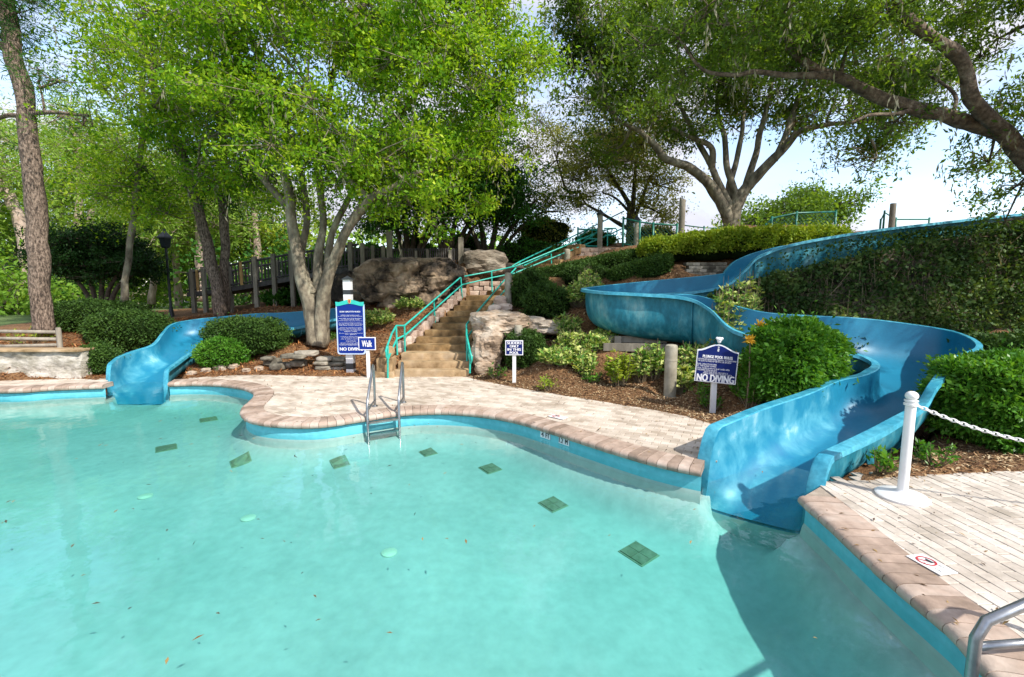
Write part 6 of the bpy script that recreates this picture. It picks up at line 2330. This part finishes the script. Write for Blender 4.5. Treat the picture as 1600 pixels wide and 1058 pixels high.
# variegated plants
VP = [(595, 502, 13.0, 497 - 478, 22, 'pale variegated plant left of the rock foot beside the tall sign'), (640, 490, 13.6, 22, 20, 'pale variegated plant under the overhanging rock'), (572, 505, 13.0, 20, 14, 'small variegated plant partly hidden by the tall sign'),
      (862, 588, 9.5, 46, 18, 'variegated plant right of the dark round bush'), (892, 560, 9.9, 48, 26, 'tallest variegated plant in front of the slide end'), (930, 560, 9.7, 40, 18, 'variegated plant under the left end of the slide'),
      (968, 598, 8.7, 58, 20, 'bright yellow-green plant in front of the slide supports'), (1022, 582, 8.9, 52, 18, 'variegated plant left of the concrete support post'), (1078, 565, 8.6, 35, 24, 'variegated plant between support post and plunge pool sign'),
      (1110, 562, 8.4, 35, 20, 'variegated plant right behind the plunge pool sign'), (905, 470, 11.9, 40, 22, 'variegated plant on the slope left of the slide bend'), (932, 462, 12.2, 24, 16, 'small variegated plant behind the slide bend'),
      (1150, 600, 7.6, 50, 14, 'variegated plant between the plunge pool sign and the big bush'), (1150, 470, 9.7, 45, 26, 'variegated plant where the upper slide passes behind'), (1172, 450, 9.9, 30, 16, 'pale leafed sprig beside the upper slide curve'), (1130, 462, 9.6, 28, 14, 'variegated sprig over the slide divider')]
VP += [(878, 590, 9.4, 46, 16, 'variegated plant just left of the tallest one on the bank'), (915, 590, 9.2, 44, 18, 'front variegated plant below the left end of the slide'), (945, 545, 10.0, 34, 18, 'variegated plant tight under the bulge of the slide'),
       (1000, 590, 8.9, 50, 16, 'variegated plant right of the bright yellow-green one'), (1065, 600, 8.3, 44, 14, 'variegated plant just right of the concrete support post'), (885, 520, 10.8, 36, 20, 'variegated plant above the grey slab on the bank'), (920, 440, 12.6, 24, 18, 'variegated sprig high on the bank above the slide bend')]
for i, (u, v, Y, hp, wp, lab) in enumerate(VP):
    p = D(u, v, Y)
    gz_ = H(p.x, Y)
    top = D(u, v - hp, Y).z
    h = max(.38, (top - gz_) * 1.1)
    w = wp * Y / FPX * 1.15
    plant('variegated_plant', lab, p.x, Y, h, w, int(18 + 26 * w / .3), 24, M['leaf_yellow'] if i == 6 else M['leaf_varieg'], .11, .048, seed=300 + i, group='variegated plants on the mulch bank')
for i, (u, v, lab) in enumerate(((925, 598, 'small green plant in the mulch left of the bright one'), (860, 608, 'small yellow-green seedling in the mulch near the sliders sign'), (775, 590, 'low weedy plant at the rock foot'), (1095, 620, 'low green weeds left of the plunge pool sign'), (1165, 622, 'green weeds right of the plunge pool sign'), (1110, 640, 'sprouting weeds at the sign post'), (825, 480, 'bright green sprig in front of the dark evergreens'),
                                (425, 545, 'green grassy tuft at the foot of the many-trunked tree'), (515, 535, 'small ferny plant right of the tree base'), (50, 538, 'lime green shrub growing through the log fence'), (1345, 722, 'ground plant under the slide rim near the support leg'), (1375, 735, 'grassy tuft beside the stanchion'), (1460, 725, 'grass tuft below the right hedge'))):
    g = onground(u, v, 4, 16)
    big = i in (9,)
    plant('small_plant', lab, g.x, g.y, .30 if not big else .55, .22 if not big else .55, 14 if not big else 26, 12, M['leaf_yellow'] if big or i == 1 else M['leaf_box'], .08, .03, seed=340 + i, group='small plants in the beds')
for i, (u, v, Y, hh_) in enumerate(((1172, 550, 7.2, .9), (1186, 532, 7.3, 1.0), (1176, 590, 7.0, .6))):
    p = D(u, v, Y)
    plant('leafy_shrub', ['leafy green shrub under the lower croton rosette', 'leafy green shrub beneath the upper croton rosette at the bush corner', 'low leafy shrub right of the plunge pool sign board'][i], p.x, Y, max(.4, D(u, v - 14, Y).z - H(p.x, Y)), .24, 30, 26, M['leaf_box'], .10, .04, seed=380 + i, group='leafy shrubs at the corner of the big bush')
# croton flowers
for i, (u, v, Y) in enumerate(((1187, 508, 7.15), (1172, 532, 6.9))):
    p = D(u, v, Y)
    root = thing('croton', ['upper yellow-orange croton rosette at the corner of the big bush', 'lower yellow-orange croton rosette at the corner of the big bush'][i], 'plant', (p.x, Y, H(p.x, Y)), 'yellow croton rosettes')
    MB().tube([(p.x, Y, H(p.x, Y) - .02), (p.x + .02, Y, (p.z + H(p.x, Y)) / 2), (p.x, Y, p.z)], .01, 5).build('stem', M['twig'], root)
    rg = np.random.default_rng(400 + i)
    C = np.array([tuple(p)] * 46) + rg.normal(size=(46, 3)) * .02
    o = unit(rg.normal(size=(46, 3)) + np.array([[0, -.5, .5]]))
    mesh_np('leaves', leaf_geo(C, .10, .028, o, 3, .3, .2, rg), quads(46), M['leaf_croton'], root)

# ------------------------------------------------------------------ ivy covered rock wall
iw = thing('ivy_wall', 'dark rock bank overgrown with brown ivy and vines above the lower slide', 'wall', (8, 10, .9))
rng = np.random.default_rng(9)
# profile: top line follows the underside of the upper flume
x0, x1 = 4.3, 16.5
nxw, nzw = 150, 34
V = []


def ivy_top(x):
    u = 800 + FPX * x / 10.2
    v = lin(u, [(1090, 470), (1130, 455), (1165, 448), (1200, 430), (1260, 420), (1330, 400), (1400, 385), (1480, 372), (1600, 352), (2200, 330)])
    return D(u, v, 10.2).z


def ivy_pt(x, t):
    zt = ivy_top(x)
    z = .4 + (zt - .4) * t
    y = 9.95 + .35 * t + .30 * mnoise.noise(Vector((x * .8, z * .9, 4))) + .12 * mnoise.noise(Vector((x * 2.6, z * 2.4, 2)))
    return (x, y, z)


for j in range(nzw + 1):
    for i in range(nxw + 1):
        V.append(ivy_pt(x0 + (x1 - x0) * i / nxw, j / nzw))
F = []
for j in range(nzw):
    for i in range(nxw):
        a = j * (nxw + 1) + i
        F.append((a, a + 1, a + nxw + 2, a + nxw + 1))
nb = len(V)
for i in range(nxw + 1):
    q = V[nzw * (nxw + 1) + i]
    V.append((q[0], q[1] + .5, q[2] - .1))
for i in range(nxw):
    a = nzw * (nxw + 1) + i
    F.append((a, a + 1, nb + i + 1, nb + i))
obj('rock_face', V, F, M['ivy_rock'], iw, smooth=True)
n = 46000
xs = rng.uniform(x0, x1, n * 2)
ts = rng.uniform(0, 1.03, n * 2)
den = .5 + .5 * np.sin(xs * 2.1 + 3 * ts) * np.sin(ts * 7 + xs * 1.3)
k = rng.random(n * 2) < (.25 + .75 * den)
xs, ts = xs[k][:n], ts[k][:n]
C = np.array([ivy_pt(a, b_) for a, b_ in zip(xs, ts)])
C[:, 1] -= np.abs(rng.normal(size=len(C))) * .09
o = np.tile([[0, -1.0, .1]], (len(C), 1))
stuff(mesh_np('ivy_leaves', leaf_geo(C, .085, .06, o, .6, .2, .25, rng), quads(len(C)), M['leaf_ivy'], iw))
m_ = 1300
a0 = np.array([ivy_pt(a, b_) for a, b_ in zip(rng.uniform(x0 + 1, x1, m_), rng.uniform(.15, 1, m_))])
b0_ = a0 + np.stack([rng.normal(size=m_) * .22, -np.abs(rng.normal(size=m_)) * .06, -np.abs(rng.normal(size=m_)) * .4], 1)
a0[:, 1] -= .08
b0_[:, 1] = np.minimum(b0_[:, 1], a0[:, 1]) - .02
Va, Fa = line_geo(a0, b0_, .008, .004)
stuff(mesh_np('vine_stems', Va, Fa, M['twig'], iw))
# vines hanging over the upper flume's side
nv = 7000
uu = rng.uniform(1180, 1600, nv)
w_ = (rng.random(nv) < np.clip((uu - 1220) / 330, .12, .9))
uu = uu[w_]
C = []
for u in uu:
    q = D(u, lin(u, [(1160, 425), (1185, 400), (1240, 381), (1350, 362), (1450, 350), (1600, 336)]) + abs(rng.normal()) * 22 + 8, 10.62)
    C.append((q.x, q.y - abs(rng.normal()) * .05, q.z))
C = np.array(C)
vn = thing('hanging_vine', 'green vine trailing over the outer side of the upper slide', 'vine', tuple(C[0]))
mesh_np('leaves', leaf_geo(C, .08, .05, np.tile([[0, -1.0, 0]], (len(C), 1)), .8, .2, .25, rng), quads(len(C)), M['leaf_hedge'], vn)

# ------------------------------------------------------------------ mulch chips, fallen leaves
rng = np.random.default_rng(5)


def scatter(name, mat, n, xr, yr, Lf, Wf, dens, lift=.012, flat=6.0, thick=.0, zfun=None):
    X = rng.uniform(xr[0], xr[1], n)
    Y = rng.uniform(yr[0], yr[1], n)
    k = dens(X, Y)
    X, Y = X[k], Y[k]
    Zz = Hgrid(X[None], Y[None])[0] if zfun is None else zfun(X, Y)
    C = np.stack([X, Y, Zz + rng.uniform(0, lift, len(X))], 1)
    a = rng.normal(size=C.shape)
    a[:, 2] *= .25
    a = unit(a)
    r = rng.normal(size=C.shape) * .5
    r[:, 2] += flat
    nn = unit(r - a * (r * a).sum(1, keepdims=True))
    b = np.cross(nn, a)
    s = rng.uniform(.5, 1.5, (len(C), 1))
    Vq = np.empty((len(C), 4, 3))
    Vq[:, 0] = C
    Vq[:, 1] = C + a * Lf * s * .5 + b * Wf * s * .5 + nn * Wf * .3
    Vq[:, 2] = C + a * Lf * s
    Vq[:, 3] = C + a * Lf * s * .5 - b * Wf * s * .5 + nn * Wf * .3
    return stuff(mesh_np(name, Vq.reshape(-1, 3), quads(len(C)), mat))


def bed(X, Y):
    sd = np.minimum(np.minimum(sdist(deckM, X, Y), sdist(deckR, X, Y)), sdist(deckL, X, Y))
    sp_ = sdist(outline, X, Y)
    f = np.minimum(sdist(FP[0][0], X, Y), sdist(FP[1][0], X, Y))
    return (sd > -.06 * rng.random(X.shape)) & (sp_ > .35) & (f > .15)


def bedfar(X, Y):
    return bed(X, Y)


scatter('mulch_chips', M['chip'], 62000, (-1.2, 7.2), (4.6, 10.6), .05, .018, bed)
scatter('bark_litter', M['chip'], 16000, (-1.5, 4.5), (10, 13), .07, .026, bed)
scatter('pine_straw', M['pine_straw'], 42000, (-14, -1.8), (9.6, 15), .11, .018, bed)


def on_deck(X, Y):
    sd = np.minimum(np.minimum(sdist(deckM, X, Y), sdist(deckR, X, Y)), sdist(deckL, X, Y))
    edge = np.exp(-np.abs(sd) * 2.2)
    return (sd < 0) & (rng.random(X.shape) < .16 + .9 * edge ** 2)


scatter('fallen_leaves', M['fallen'], 5200, (-7, 7), (1.8, 10.4), .045, .014, on_deck, lift=.006, zfun=lambda X, Y: np.full(X.shape, .006))


def on_water(X, Y):
    return (sdist(outline, X, Y) < -.1) & ((X < -.5) | (rng.random(X.shape) < .35))


scatter('floating_leaves', M['fallen'], 190, (-6, 3), (2.0, 9.5), .05, .014, on_water, lift=.001, flat=30, zfun=lambda X, Y: np.full(X.shape, WZ + .004))

for m_ in bpy.data.meshes:
    if m_.users == 0:
        bpy.data.meshes.remove(m_)
